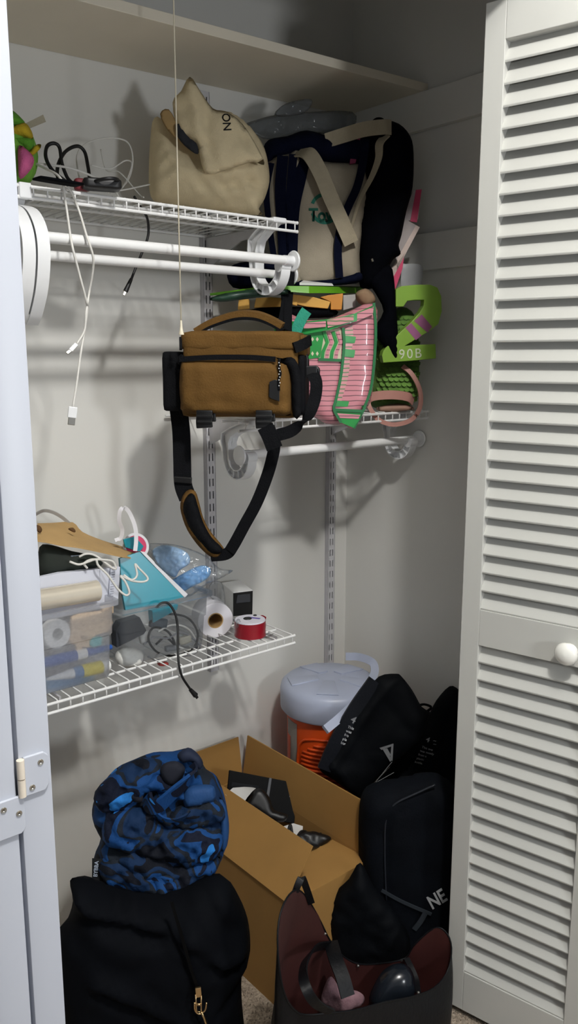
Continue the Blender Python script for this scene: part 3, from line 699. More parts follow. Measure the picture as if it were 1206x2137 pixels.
def pxbox(name, pxl, pl, depth, m, par=None, bevel=.04):
    return MB().prism([W(x,y,pl=pl) for x, y in pxl], depth, pl[1]).build(name, m, par, bevel)
pc1 = facing((-17,-9.6,60), 40)
o = pxbox('wooden_tray', [(612,614),(655,620),(690,630),(684,644),(640,640),(608,632)], pc1, 1.6, M_WOOD); tag(o, 'yellow wooden tray piece sticking out of the striped bag', 'wooden tray')
pxbox('end_block', [(606,614),(622,616),(620,638),(604,634)], (pc1[0]+pc1[1]*.1,pc1[1]), .9, M_WOOD, o)
o = pxbox('wooden_tray', [(668,620),(684,616),(716,612),(713,646),(690,646),(690,630)], pc1, 1.8, M_OR); tag(o, 'orange wooden tray piece beside the yellow one in the striped bag', 'wooden tray')
o = pxbox('wooden_block', [(498,625),(520,624),(520,644),(496,646)], facing((-21,-6.5,60),40), 1.2, M_WOOD); tag(o, 'small wooden block left of the hanging strap, beside another block', 'wooden block')
o = pxbox('wooden_block', [(534,622),(566,620),(590,622),(588,640),(530,642)], facing((-20,-6.8,60),40), 1.2, M_WOOD); tag(o, 'long wooden block behind the handle of the brown camera bag', 'wooden block')
o = pxbox('white_carton', [(716,616),(742,614),(742,640),(716,648)], facing((-13,-8.8,60),40), 1.2, mat('carton','#a9a7a4',.5)); tag(o, 'small grey white carton beside the orange tray in the striped bag', 'carton')
o = inflate([(742,612),(762,602),(778,612),(784,628),(770,640),(748,632)], facing((-12,-11.2,60),36), .6, .6, .7, .3, nz=(.3,1.2), ridge=.6, seed=21).build('paper_wad', mat('tan_paper','#8d7359',.9,.1,30), smooth='all'); tag(o, 'crumpled tan paper wad at the top corner of the striped bag', 'paper wad')
o = inflate([(500,652),(560,640),(620,640),(700,646),(690,662),(600,664),(520,664)], facing((-16.5,-9.2,59),40), .5, .8, .6, .4).build('dark_cloth', M_BLKF, smooth='all'); tag(o, 'black cloth under the wooden trays inside the striped bag', 'cloth')

# pink and green striped shopping bag
PS = facing((-14.6,-13.2,55), 36)
t = thing('striped_bag', 'pink and green striped woven plastic shopping bag hanging over the short shelf edge', 'bag', (-14.6,-12.5,49.5))
def stripes(name, base, dark, scale, thr, rot=0, green=None):
    m = mat(name, base, .35, .06, 20)
    nt = m.node_tree; N = nt.nodes; L = nt.links; b = N['Principled BSDF']; b.inputs['Coat Weight'].default_value = .25
    tc = N.new('ShaderNodeTexCoord'); mp = N.new('ShaderNodeMapping'); mp.inputs['Rotation'].default_value = (0, rot, 0)
    wv = N.new('ShaderNodeTexWave'); wv.bands_direction = 'Z'; wv.inputs['Scale'].default_value = scale; wv.inputs['Distortion'].default_value = 1.2; wv.inputs['Detail'].default_value = 1
    nz = N.new('ShaderNodeTexNoise'); nz.inputs['Scale'].default_value = 30
    rp = N.new('ShaderNodeValToRGB'); rp.color_ramp.interpolation = 'CONSTANT'
    rp.color_ramp.elements[0].color = lin(base); rp.color_ramp.elements[1].position = thr; rp.color_ramp.elements[1].color = lin(dark)
    L.new(tc.outputs['Object'], mp.inputs['Vector']); L.new(mp.outputs[0], wv.inputs['Vector']); L.new(wv.outputs['Fac'], rp.inputs['Fac']); L.new(rp.outputs[0], b.inputs['Base Color'])
    return m
M_PK = stripes('pink_weave', '#c9858f', '#6f4a52', 28, .93); M_PK2 = stripes('pink_green_weave', '#c98a8e', '#5f7a52', 34, .82)
M_GR = mat('green_weave', '#1f8a3c', .35, .08, 30, coat=.25); M_TEAL = mat('teal_webbing','#178a70',.7,.1,60,.4,300)
M_DG = mat('green_piping','#1e6b3c',.4,.1,30); M_CRM = mat('cream_print','#c7bfa4',.4)
def patch(name, L, k, m, par, th=.06):
    pp = (PS[0]+PS[1]*(k if not isinstance(k, list) else 0), PS[1])
    if isinstance(k, list): pts = [W(x,y,pl=(PS[0]+PS[1]*kk,PS[1])) for (x,y), kk in zip(L,k)]
    else: pts = [W(x,y,pl=pp) for x, y in L]
    if isinstance(k, list):
        return MB().loft([pts, [p-PS[1]*th for p in pts]], True, True, True).build(name, m, par)
    return MB().prism(pts, th, PS[1]).build(name, m, par)
bagb = inflate([(585,655),(640,668),(700,662),(780,632),(786,700),(782,780),(772,840),(757,858),(738,894),(712,884),(680,884),(650,862),(620,820),(600,760)], PS, .9, 4.5, 1.2, .4, nz=(.1,.6), seed=31)
body = bagb.build('body', M_PK, t, smooth='all')
gp = patch('green_panel', [(610,690),(672,686),(676,700),(668,746),(640,750),(612,748)], .98, M_GR, body)
for x in range(4):
    for y in (708,738): patch('diamond', [(632+x*10,y-5),(635+x*10,y),(632+x*10,y+5),(629+x*10,y)], 1.03, M_CRM, gp, .02)
zp = patch('zigzag_panel', [(676,690),(714,684),(712,752),(664,750)], .97, M_CRM, body)
for i, m in enumerate((M_GR, M_PK, M_GR, M_PK)):
    x0 = 676+i*9.5
    zz = [(x0,692),(x0+7,714),(x0-2,734),(x0-4,750)]
    MB().ribbon([W(x,y,pl=(PS[0]+PS[1]*1.05,PS[1])) for x, y in zz], .3, .03, frame(PS)[0], 0).build('zigzag_stripe', m, zp)
sg = patch('side_gusset', [(720,686),(778,656),(782,720),(774,800),(762,846),(700,848),(706,800),(716,750)], [1.05,.5,.3,.3,.4,1.0,1.05,1.05], M_PK2, body)
for a, b_ in ((700,714),(728,744),(836,848)):
    patch('green_stripe', [(720,a),(770,a+6),(768,b_+6),(718,b_)] if a < 800 else [(704,a),(760,a+4),(758,b_+2),(700,b_)], [1.12,.62,.6,1.12], M_GR, sg, .04)
patch('bottom_corner', [(697,853),(757,856),(748,878),(738,893),(712,882)], 1.0, M_GR, body)
patch('bottom_stripe', [(700,862),(752,866),(748,874),(704,872)], 1.06, M_PK, body, .03)
for L, k in (([(716,684),(718,720),(712,780),(702,830),(697,854),(712,882)],1.15),([(780,632),(784,700),(776,800),(762,846),(757,858),(738,894)],.75),([(697,855),(757,858)],1.1),([(664,750),(712,752)],1.05)):
    MB().ribbon([W(x,y,pl=(PS[0]+PS[1]*k,PS[1])) for x, y in L], .24, .1, frame(PS)[0] if L[0][1] != 750 and len(L) > 2 else frame(PS)[1], 5).build('piping', M_DG, t, smooth=True)
tb = [(575,668),(632,672),(700,664),(738,655),(782,636)]
bb = [(572,694),(640,697),(690,688),(738,672),(780,658)]
top = MB().loft([[W(x,y,pl=(PS[0]+PS[1]*k,PS[1])) for (x, y), k in zip(L,(.6,1.3,1.5,1.3,.7))] for L in (tb,bb)], False)
top.add([p-PS[1]*.1 for p in top.v], [tuple(i for i in f[::-1]) for f in top.f])
top.build('top_band', M_GR, t, smooth=True)
for L, m in (([(632,674),(680,670),(680,682),(634,686)],M_PK),([(682,668),(738,658),(738,670),(684,684)],M_PK2),([(742,655),(780,640),(778,656),(742,672)],M_PK)):
    patch('band_panel', L, 1.62 if L[0][0] < 740 else 1.2, m, t, .04)
MB().ribbon([W(x,y,pl=(PS[0]+PS[1]*1.8,PS[1])) for x, y in ((640,648),(632,660),(622,680),(615,700))], .95, .1, frame(PS)[0]+frame(PS)[1]*.3).build('handle', M_TEAL, t, smooth=True)

# ------------------------------------------------------------------ brown camera bag hanging from the rod
BC, BY = Vector((-25.5,-14.5,54.4)), 46
bu = Vector((math.cos(math.radians(BY)), -math.sin(math.radians(BY)), 0)); bn = Vector((-math.sin(math.radians(BY)), -math.cos(math.radians(BY)), 0))
PF = (BC+bn*2.75, bn)
M_TAN = mat('brown_canvas', '#60451f', .85, .08, 25, .3, 300, spec=.2)
M_BKW = mat('black_webbing', '#07080c', .8, .15, 60, .3, 400, spec=.15)
t = thing('camera_bag', 'brown canvas camera bag with black straps hanging in front of the shelves', 'camera bag', BC-Vector((0,0,3.3)))
def bagfn(p):
    q = p.copy(); k = noise.noise(p*.7+Vector((3,1,5)))
    if p.y < 0: q.y -= .14*k
    q.z += .06*noise.noise(p*.5); q.x *= 1+.012*p.z*-1
    return q
M_B = Matrix.Translation(BC) @ Matrix(((bu.x,-bn.x,0,0),(bu.y,-bn.y,0,0),(bu.z,-bn.z,1,0),(0,0,0,1)))
rbox((9.0,5.2,6.5), .45, 12, bagfn, M_B).build('body', M_TAN, t, smooth='all')
rbox((9.2,5.3,1.5), .4, 10, bagfn, M_B@Matrix.Translation((.0,0,2.55))).build('lid', M_TAN, t, smooth='all')
XP = lambda L, k=0: [W(x,y,pl=(PF[0]+PF[1]*k,PF[1])) for x, y in L]
pk = inflate([(378,756),(392,752),(500,752),(590,756),(603,768),(608,800),(608,862),(595,868),(480,867),(386,862),(377,840),(374,800)], (BC+bn*2.55,bn), .85, .5, .7, .35, nz=(.14,.6), folds=[([(390,850),(450,840),(560,850),(600,838)],-.14,.4),([(420,760),(430,800)],.1,.4)], seed=41, smooth=2)
pk = pk.build('front_pocket', M_TAN, t, smooth='all')
MB().ribbon(XP([(374,750),(440,746),(520,746),(575,750)], .35), .4, .12, Vector((0,0,1))).build('zipper', M_BKW, pk, smooth=True)
inflate([(575,746),(590,748),(608,745),(622,760),(630,800),(628,866),(611,868),(608,800),(602,770),(590,758)], (BC+bn*2.75,bn), .15, .6, .3, .35, smooth=2).build('front_trim', M_BKW, t, smooth='all')
inflate([(372,744),(384,742),(384,756),(378,764),(374,800),(378,862),(384,868),(374,866),(370,800)], (BC+bn*2.6,bn), .15, .6, .3, .3, smooth=2).build('front_trim', M_BKW, t, smooth='all')
MB().prism(XP([(562,797),(574,792),(583,796),(583,838),(566,832),(561,828)], .84), .08, bn).build('logo_tag', M_BLK, pk, .02)
MB().tube(XP([(583,748),(582,765),(585,780),(581,795),(582,815)], .8), .11, 6, 5).build('zip_cord', M_BKW, pk, smooth='all')
for i in range(9):
    ball(XP([(583+(i%2)*2-1,757+i*6)], .93)[0], .045, M_PLA, 'cord_fleck', pk)
# top handle
hp = XP([(408,690),(440,672),(490,656),(530,655),(560,664),(590,680)], -1.2)
MB().ribbon(hp, 1.1, .42, -bn+Vector((0,0,.15))).build('handle', M_TAN, t, smooth=True)
MB().ribbon([p-Vector((0,0,.33)) for p in hp], 1.0, .22, -bn+Vector((0,0,.15))).build('handle_lining', M_BKW, t, smooth=True)
# side pockets, d-rings
rbox((1.7,3.8,4.6), .3, 8, bagfn, M_B@Matrix.Translation((-5.35,-.3,-.55))).build('side_pocket', M_BKW, t, smooth='all')
rbox((.6,4.4,4.6), .25, 8, bagfn, M_B@Matrix.Translation((4.7,.0,-.8))).build('side_pocket', M_BKW, t, smooth='all')
rbox((.8,4.2,1.7), .3, 6, bagfn, M_B@Matrix.Translation((4.65,.4,2.2))).build('side_corner', M_TAN, t, smooth='all')
MB().ribbon([M_B@Vector(p) for p in ((4.2,-2.7,2.0),(4.9,-2.2,2.3),(5.3,-1.2,2.6))], .8, .2, Vector((0,0,1))).build('lid_strap', M_BKW, t, smooth=True)
MB().ribbon([M_B@Vector(p) for p in ((-4.5,-2.6,2.4),(-4.75,-1.6,2.3))], .9, .2, Vector((0,0,1))).build('lid_strap', M_BKW, t, smooth=True)
MB().tube([M_B@Vector(p) for p in ((-4.7,-1.4,1.2),(-5.2,-1.2,1.5),(-5.3,-1,1.2),(-4.8,-.9,.9))], .1, 6, 4).build('loop', M_BKW, t, smooth='all')
# hanging strap up to the rod
MB().ribbon([Vector((-17.2,-9.6,63.4)),Vector((-17.05,-10.15,63.1)),W(604,600,y=-10.2),W(601,640,y=-11.2),W(600,690,y=-12.6)], .75, .12, Vector((1,-.2,0)), 4).ribbon([Vector((-17.2,-9.6,63.4)),Vector((-17.1,-9.0,62.9)),Vector((-18.2,-10.8,60.5)),Vector((-20.2,-12.4,57.5))], .75, .12, Vector((1,-.2,0)), 4).build('hanging_strap', M_BKW, t, smooth=True)
# lower buckles
for x, dx in ((427,0),(551,4)):
    b0 = MB().ribbon(XP([(x,856),(x,868),(x-1,880),(x,893)], .55), 1.25, .32, bu).build('buckle', M_BLK, t, .08, True)
    MB().ribbon(XP([(x,866),(x,872)], .8), 1.3, .16, bu, 0).ribbon(XP([(x,878),(x,883)], .8), 1.15, .16, bu, 0).build('buckle_bar', M_BLK, b0, .04)
    MB().ribbon(XP([(x+16,862),(x+17,880)], .2), .5, .25, bu, 0).build('side_release', M_BLK, b0, .06)
# shoulder strap loop with its pad
ls = [W(x,y,pl=(BC+bn*k,bn)) for x, y, k in ((372,850,0.2),(378,900,0.3),(380,960,0.6),(382,1010,0.9),(392,1040,1.1))]
MB().ribbon(ls, 1.45, .12, bu).build('shoulder_strap', M_BKW, t, smooth=True)
MB().ribbon(XP([(364,1000),(400,1003)], -1.7), .5, .3, Vector((0,0,1)), 0).build('strap_slider', M_BLK, t, .06)
pp = (BC+bn*1.2, bn)
inflate([(376,1060),(381,1035),(394,1022),(408,1026),(416,1050),(424,1080),(440,1110),(466,1142),(466,1156),(448,1166),(424,1150),(402,1124),(386,1096)], pp, .3, .2, .6, .35).build('pad_edge', M_TAN, t, smooth='all')
inflate([(382,1064),(385,1044),(396,1030),(406,1034),(413,1056),(424,1090),(442,1122),(464,1144),(458,1156),(440,1154),(418,1132),(398,1106),(388,1084)], (pp[0]+bn*.25,bn), .3, .1, .5, .35).build('shoulder_pad', M_BKW, t, smooth='all')
MB().ribbon([W(x,y,pl=(BC+bn*k,bn)) for x, y, k in ((440,1160,1.25),(472,1156,1.3),(486,1140,1.3),(510,1096,1.3),(535,1050,1.4),(555,1000,1.6),(567,960,1.9),(572,925,2.2),(560,890,2.8))], .95, .12, [bu*.3+Vector((0,0,1)),bu*.5+Vector((0,0,.9)),bu+Vector((0,0,.3)),bu,bu,bu,bu,bu,bu]).build('shoulder_strap', M_BKW, t, smooth=True)
MB().ribbon(XP([(553,890),(563,910),(573,936)], .7), 1.25, .16, bu).build('strap_end', M_BKW, t, smooth=True)
MB().ribbon([W(x,y,pl=(BC+bn*k,bn)) for x, y, k in ((580,908,2.4),(610,898,2.2),(640,872,1.8),(656,835,1.4),(660,800,1.2),(652,778,1.0))], .95, .1, [Vector((0,0,1)),Vector((0,0,1))+bu*.4,bu+Vector((0,0,.8)),bu,bu,bu]).build('side_strap', M_BKW, t, smooth=True)
MB().ribbon([W(x,y,pl=(BC+bn*.9,bn)) for x, y in ((622,778),(662,776))], .95, .3, Vector((0,0,1)), 0).build('strap_adjuster', M_BLK, t, .06)
MB().tube([W(x,y,pl=(BC+bn*.8,bn)) for x, y in ((634,770),(630,750),(634,738),(640,745),(642,770),(662,768),(664,782))], .14, 8, 4).build('strap_hook', M_BLK, t, smooth='all')
# ------------------------------------------------------------------ lower wire shelf: two clear bins and what lies in and on them
M_BIN = clear_mat('milky_bin', '#f0f2f6', '#e6e8ee', .33, .3)
M_BIN2 = clear_mat('clear_bin', '#f2f4f6', '#dfe2e6', .13, .25)
M_FILM = clear_mat('clear_film', '#f8f9fa', '#e6eaec', .12, .12)
ZS = 30.6
def bin_(label, x0, x1, y0, y1, z0, z1, m, fl=.35, lip=.5):
    t = thing('storage_bin', label, 'storage bin', ((x0+x1)/2,(y0+y1)/2,z0), 'clear bins on the lower shelf')
    def ring(e, z, r=.5):
        out = []
        for cx, cy, a0 in ((x1+e-r,y1+e-r,0),(x0-e+r,y1+e-r,90),(x0-e+r,y0-e+r,180),(x1+e-r,y0-e+r,270)):
            for k in range(5):
                a = math.radians(a0+k*22.5); out.append(Vector((cx+r*math.cos(a), cy+r*math.sin(a), z)))
        return out
    mid = z0+(z1-z0)*.55
    rings = [ring(-.1,z0,.4), ring(0,z0+.12), ring(fl*.45,mid), ring(fl*.45+.12,mid+.12), ring(fl,z1-.5), ring(fl+.05,z1)]
    MB().loft(rings, True, True).build('tub', m, t, smooth=True)
    MB().loft([ring(fl+.06,z1-.38), ring(fl+.36,z1-.38), ring(fl+.36,z1), ring(fl+.04,z1)]).build('rim', m, t, smooth=True)
    return t
bin_('milky plastic storage bin holding tubes and tape, nearest the folded door', -45.4, -36.2, -10.6, -1.6, ZS, 37.0, M_BIN)
bin_('clear plastic storage bin full of cables, right of the milky bin', -34.3, -26.4, -9.4, -1.6, ZS, 35.6, M_BIN2)
# contents of the milky bin
def roll(name, label, c, axis, ro, ri, w, m, mi, cat, core='core'):
    t = thing(name, label, cat, Vector(c)-Vector((0,0,ro)))
    ax = Vector(axis).normalized()
    MB().lathe([(ri,0),(ro-.06,0),(ro,.06),(ro,w-.06),(ro-.06,w),(ri,w),(ri,0)], Vector(c)-ax*w/2, ax, 36).build('roll', m, t, smooth=True)
    MB().lathe([(ri-.1,0),(ri,0),(ri,w),(ri-.1,w),(ri-.1,0)], Vector(c)-ax*w/2, ax, 28).build(core, mi, t, smooth=True)
    return t
M_TAPE = mat('tape_white', '#e2e2e0', .5); M_KRAFT = mat('kraft_paper', '#b3925f', .85, .08, 14, .15, 60)
roll('tape_roll', 'white tape roll seen through the milky bin', W(115,1322,y=-10.0), (.1,-1,.1), 1.12, .55, .8, M_TAPE, M_TAPE, 'tape roll')
M_BEIGE = mat('beige_wood', '#d8bfa0', .8, .06, 30)
PBn = facing((-38,-9.9,34), 4)
t = thing('wooden_toy', 'jointed beige wooden pieces pressed against the milky bin front', 'wooden pieces', W(190,1340,pl=PBn))
for i, L in enumerate(([(150,1290),(165,1282),(230,1275),(236,1300),(228,1318),(190,1330),(165,1345),(146,1342)],[(142,1335),(160,1330),(178,1336),(176,1345),(150,1346)],[(166,1325),(184,1322),(190,1345),(186,1352),(166,1350)],[(158,1345),(172,1344),(172,1360),(162,1360)],[(186,1328),(200,1326),(202,1345),(190,1350)],[(212,1268),(238,1262),(238,1280),(215,1284)])):
    MB().prism([W(x,y,pl=(PBn[0]+PBn[1]*(.1*(i%2)),PBn[1])) for x, y in L], .45, PBn[1]).build('wood_piece', M_BEIGE, t, .08)
def tube_thing(name, label, cat, a, b, r, segs):
    a, b = Vector(a), Vector(b); t = thing(name, label, cat, (a+b)/2-Vector((0,0,max(r))))
    for n, f0, f1, r0, r1, m in segs:
        MB().tube([a.lerp(b,f0), a.lerp(b,f1)], [r0, r1], 16).build(n, m, t, smooth=True)
    return t
M_BLUE = mat('marker_blue','#2b57a5',.4,.05,30); M_YEL = mat('label_yellow','#e2cf2e',.5,.05,30); M_LB = mat('tube_blue','#5b85b5',.4,.05,30)
tube_thing('marker', 'blue marker with a white band, upper one in the milky bin', 'marker', W(84,1385,y=-10.1), W(232,1350,y=-9.6), (.42,.4), (('barrel',0,.48,.42,.42,M_BLUE),('band',.48,.62,.43,.43,M_TAPE),('cap',.62,1,.38,.2,M_BLUE)))
tube_thing('glue_tube', 'blue and yellow glue tube lying on the milky bin floor', 'tube', W(110,1415,y=-10.1), W(226,1388,y=-9.8), (.5,.5), (('nozzle',-.1,.35,.1,.42,M_TAPE),('body',.35,.5,.45,.5,M_LB),('label',.5,.86,.52,.52,M_YEL),('cap',.86,1,.46,.46,M_TAPE)))
o = MB().prism([W(x,y,pl=PBn) for x, y in ((96,1420),(150,1402),(200,1400),(196,1420),(100,1442))], .6, PBn[1]).build('blue_packet', mat('packet_blue','#6f9cc4',.5), None, .1); tag(o, 'pale blue packet lying at the bottom of the milky bin', 'packet')
o = MB().prism([W(x,y,pl=(PBn[0]+PBn[1]*.15,PBn[1])) for x, y in ((190,1336),(197,1330),(214,1330),(212,1346),(194,1352),(188,1346))], .5, PBn[1]).build('teal_clip', mat('teal_plastic','#58b7bb',.4), None, .06); tag(o, 'small teal plastic clip in the milky bin', 'clip')
# on top of the milky bin
M_BOXW = mat('box_white', '#d3d6e2', .6, .02, 20)
t = thing('ruled_box', 'white cardboard packet with a printed ruler edge standing in the milky bin', 'carton', W(160,1240,y=-8.6))
pr = facing((-38,-9.2,37), 2)
MB().prism([W(x,y,pl=pr) for x, y in ((80,1206),(125,1196),(208,1188),(208,1268),(80,1300))], .5, pr[1]).build('front_panel', M_BOXW, t, .03)
MB().prism([W(x,y,pl=pr) for x, y in ((209,1188),(251,1183),(247,1252),(206,1262))], .45, pr[1]).build('ruler_panel', M_BOXW, t, .03)
MB().prism([W(x,y,pl=(pr[0]+pr[1]*.03,pr[1])) for x, y in ((229,1186),(231,1186),(226,1256),(224,1256))], .03, pr[1]).build('ruler_line', mat('print_grey','#8d90a0',.7), t)
tk = MB()
for i in range(12):
    yy = 1194+i*5; tk.prism([W(x,y,pl=(pr[0]+pr[1]*.03,pr[1])) for x, y in ((233-(i*.35),yy),(240-(i*.35),yy-.8),(240-(i*.35),yy+.3),(233-(i*.35),yy+1.1))], .02, pr[1])
tag(tk.build('ruler_ticks', MATS['print_grey'], t), kind='stuff')
foil = thing('film_roll', 'roll of glossy clear wrap lying along the milky bin rim', 'roll', W(145,1240,y=-9.8)-Vector((0,0,.6)))
MB().tube([W(70,1254,y=-9.9),W(203,1232,y=-9.9)], .82, 24).build('roll', mat('silver_wrap','#ded5c4',.2,.1,9,metal=.3), foil, smooth=True)
MB().tube([W(203,1232,y=-9.9),W(206,1231.5,y=-9.9)], .35, 16).build('core', M_KRAFT, foil, smooth=True)
o = inflate([(82,1142),(110,1138),(150,1150),(205,1162),(210,1182),(150,1194),(84,1202)], facing((-39.5,-7.9,38.6),10), .7, 1.2, 1.3, .4, nz=(.25,.8), seed=51).build('dark_pouch', mat('dark_green_cloth','#182019',.8,.3,20), smooth='all'); tag(o, 'dark green pouch inside the brown paper bag', 'pouch')
o = MB().prism([W(x,y,pl=facing((-37.5,-8.6,38),4)) for x, y in ((148,1160),(170,1158),(166,1185),(155,1187))], .3, Vector((0,-1,0))).build('grey_clip', mat('slate_plastic','#6c7683',.4), None, .05); tag(o, 'slate grey clip standing behind the printed ruler', 'clip')
# kraft paper bag, flattened, with its handle
def kraft():
    up = [(78,1092,-3.6),(110,1091,-3.4),(152,1090,-3.2),(172,1110,-3.0),(215,1128,-2.8),(260,1142,-3.0),(292,1158,-5.2)]
    mid = [(78,1115,-7),(105,1108,-6.8),(135,1118,-6.9),(165,1128,-6.8),(210,1140,-6.5),(255,1152,-6.4),(293,1161,-6.0)]
    lo = [(78,1128,-9.4),(100,1131,-9.2),(128,1137,-9.3),(160,1141,-9.2),(205,1150,-8.8),(250,1160,-8.2),(290,1166,-7.0)]
    A = [[W(x,y,y=d) for x, y, d in L] for L in (up,mid,lo)]
    A = [curve(r,3) for r in A]
    B = [[p-Vector((0,0,.1)) for p in r] for r in reversed(A)]
    return MB().loft(A+B+[A[0]], False)
t = thing('paper_bag', 'crumpled brown kraft paper bag lying over the milky bin contents', 'paper bag', W(180,1140,y=-6)-Vector((0,0,1)))
kraft().build('sheet', M_KRAFT, t, smooth=True)
o_ = inflate([(290,1157),(298,1150),(297,1163),(288,1166)], facing(W(292,1160,y=-6.2),10), .15, .15, .2, .15).build('folded_corner', mat('kraft_dark','#8a5f35',.85), t, smooth='all')
MB().ribbon([W(x,y,y=-3.4) for x, y in ((70,1076),(90,1066),(110,1069),(130,1080),(144,1092))], .28, .1, Vector((.1,-.5,1))).build('handle', mat('grey_ribbon','#a5a3a0',.7), t, smooth=True)
o_ = inflate([(76,1096),(84,1098),(88,1106),(84,1112),(77,1108)], facing(W(80,1104,y=-7.2),10), .06, .05, .2, .15).build('slot', mat('slot_brown','#5b3f22',.9), t, smooth='all')
o_ = inflate([(142,1104),(152,1101),(158,1108),(154,1111)], facing(W(150,1106,y=-6.6),10), .08, .05, .2, .12).build('slot', MATS['slot_brown'], t, smooth='all')
# white cord over the boxes
cable('white_cable', [W(x,y,y=d) for x, y, d in ((145,1172,-9.2),(165,1178,-9.6),(185,1172,-9.8),(200,1168,-10),(205,1180,-10.1),(225,1200,-10.3),(245,1228,-10.5),(262,1242,-10.7),(270,1236,-10.8),(262,1215,-10.6),(252,1202,-10.4),(275,1212,-10.4),(300,1214,-10.5),(308,1206,-10.5),(290,1186,-10.3),(282,1178,-10.2),(286,1200,-10.4),(275,1210,-10.4),(258,1200,-10.2))], .09, M_CABW, 'white cord tangled over the ruler packet and teal bag', 'cable', k=8)
cable('white_cable', [W(x,y,y=d) for x, y, d in ((182,1186,-9.6),(176,1176,-9.6),(190,1168,-9.7),(215,1168,-9.8),(235,1172,-9.8),(242,1186,-9.8),(232,1184,-9.8),(200,1160,-9.6),(180,1156,-9.4),(165,1162,-9.2))], .09, M_CABW, 'white cord looped in front of the kraft bag opening', 'cable', k=8)
# teal gift bag with white edge and its ribbon
PTl = facing((-33,-7.8,37), 12, 10)
t = thing('gift_bag', 'glossy teal gift bag with white edge and tall white ribbon loop', 'gift bag', W(320,1260,pl=PTl))
M_TL = mat('teal_card', '#1f8fa3', .3, .04, 12, coat=.3); M_WED = mat('white_edge','#dedde2',.6)
MB().prism([W(x,y,pl=PTl) for x, y in ((250,1165),(292,1152),(385,1246),(330,1262),(262,1274),(255,1235))], .5, PTl[1]).build('face', M_TL, t, .02)
MB().prism([W(x,y,pl=(PTl[0]+PTl[1]*.05,PTl[1])) for x, y in ((292,1150),(302,1152),(322,1172),(324,1176),(392,1240),(386,1248))], .6, PTl[1]).build('edge', M_WED, t, .02)
MB().prism([W(x,y,y=-5.2) for x, y in ((258,1126),(282,1120),(300,1140),(292,1152),(262,1142))], .2, Vector((0,-1,0))).build('back_panel', M_TL, t, .02)
MB().ribbon([W(x,y,y=d) for x, y, d in ((240,1128,-5),(252,1122,-5.2),(255,1105,-5.4),(249,1088,-5.6),(250,1068,-5.8),(257,1060,-5.9),(266,1064,-6.0),(276,1082,-6.2),(283,1105,-6.4),(284,1130,-6.6),(282,1150,-6.8))], .34, .07, Vector((1,-.5,.2))).build('ribbon', M_WED, t, smooth=True)
t = thing('pink_disc', 'pink disc with white rim behind the teal gift bag', 'disc', W(285,1150,y=-4.6))
c = W(283,1140,y=-4.6); ax = Vector((-.15,-.9,.4))
MB().lathe([(0,.1),(.95,.1),(.95,0),(0,0)], c, ax, 32).build('face', M_PINK, t, smooth=True)
MB().lathe([(.95,-.02),(1.18,-.02),(1.18,.14),(.95,.14),(.95,-.02)], c, ax, 32).build('rim', M_WED, t, smooth=True)
# clear bag of blue cloth
t = thing('zip_bag', 'clear plastic zip bag of pale blue cloth lying on the cable bin', 'plastic bag', W(390,1235,y=-5.5)-Vector((0,0,.4)))
PZ = facing((-28.6,-5.2,37), 30, 25)
M_BLC = mat('pale_blue_cloth', '#a4c4e4', .85, .08, 20, .3, 120)
inflate([(310,1142),(335,1134),(380,1140),(430,1160),(458,1186),(486,1190),(470,1202),(430,1222),(385,1248),(345,1215)], PZ, .6, .4, .9, .22, nz=(.34,1.3), seed=61, ridge=.9).build('film', M_FILM, t, smooth='all')
o = inflate([(318,1150),(338,1138),(368,1142),(392,1155),(396,1175),(375,1190),(365,1205),(345,1195),(330,1178)], (PZ[0]-PZ[1]*.1,PZ[1]), .3, .3, .6, .13, nz=(.34,1.7), seed=62, ridge=1).build('blue_cloth', M_BLC, smooth='all'); tag(o, 'crumpled pale blue cloth in the clear zip bag, upper left piece', 'cloth')
o = inflate([(346,1222),(385,1195),(420,1180),(440,1188),(432,1208),(398,1226),(370,1240)], (PZ[0]-PZ[1]*.1,PZ[1]), .3, .3, .5, .13, nz=(.3,1.7), seed=63, ridge=1).build('blue_cloth', mat('sky_blue_cloth','#6fa5d8',.8,.08,20,.3,120), smooth='all'); tag(o, 'brighter blue cloth at the lower right of the clear zip bag', 'cloth')
# contents of the clear bin
PB2 = facing((-30,-8.9,33), 2)
o = MB().prism([W(x,y,pl=PB2) for x, y in ((252,1300),(292,1288),(306,1316),(300,1324),(244,1352),(242,1318))], 1.0, PB2[1]).build('dark_box', mat('charcoal_card','#2a2e36',.6), None, .05); tag(o, 'charcoal box tilted inside the clear cable bin', 'box')
o = inflate([(240,1368),(250,1354),(272,1350),(296,1358),(300,1376),(290,1392),(262,1394),(246,1386)], facing((-33,-8.4,32),10,15), .7, .5, .8, .25).build('computer_mouse', mat('mouse_white','#d8d7d2',.4), smooth='all'); tag(o, 'white computer mouse at the left of the cable bin', 'computer mouse')
for lab, r, m, L in (('black cable coiled at the middle of the cable bin',.1,M_BCAB,((312,1300),(330,1285),(365,1282),(395,1292),(412,1320),(405,1350),(370,1368),(330,1362),(310,1335),(320,1310),(350,1318),(365,1345),(345,1330),(325,1345))),
    ('grey cable looped low in the cable bin',.09,mat('grey_cable','#85868a',.5),((300,1345),(320,1330),(350,1332),(375,1320),(400,1330),(418,1350),(400,1366),(360,1372),(330,1378),(308,1370))),
    ('white cable arching over the coils in the cable bin',.09,M_CABW,((330,1318),(355,1305),(380,1306),(398,1318),(408,1340),(395,1356),(372,1350)))):
    cable('bin_cable', [W(x,y,y=-8.6+.3*math.sin(i*2.1)) for i, (x, y) in enumerate(L)], r, m, lab, k=6)
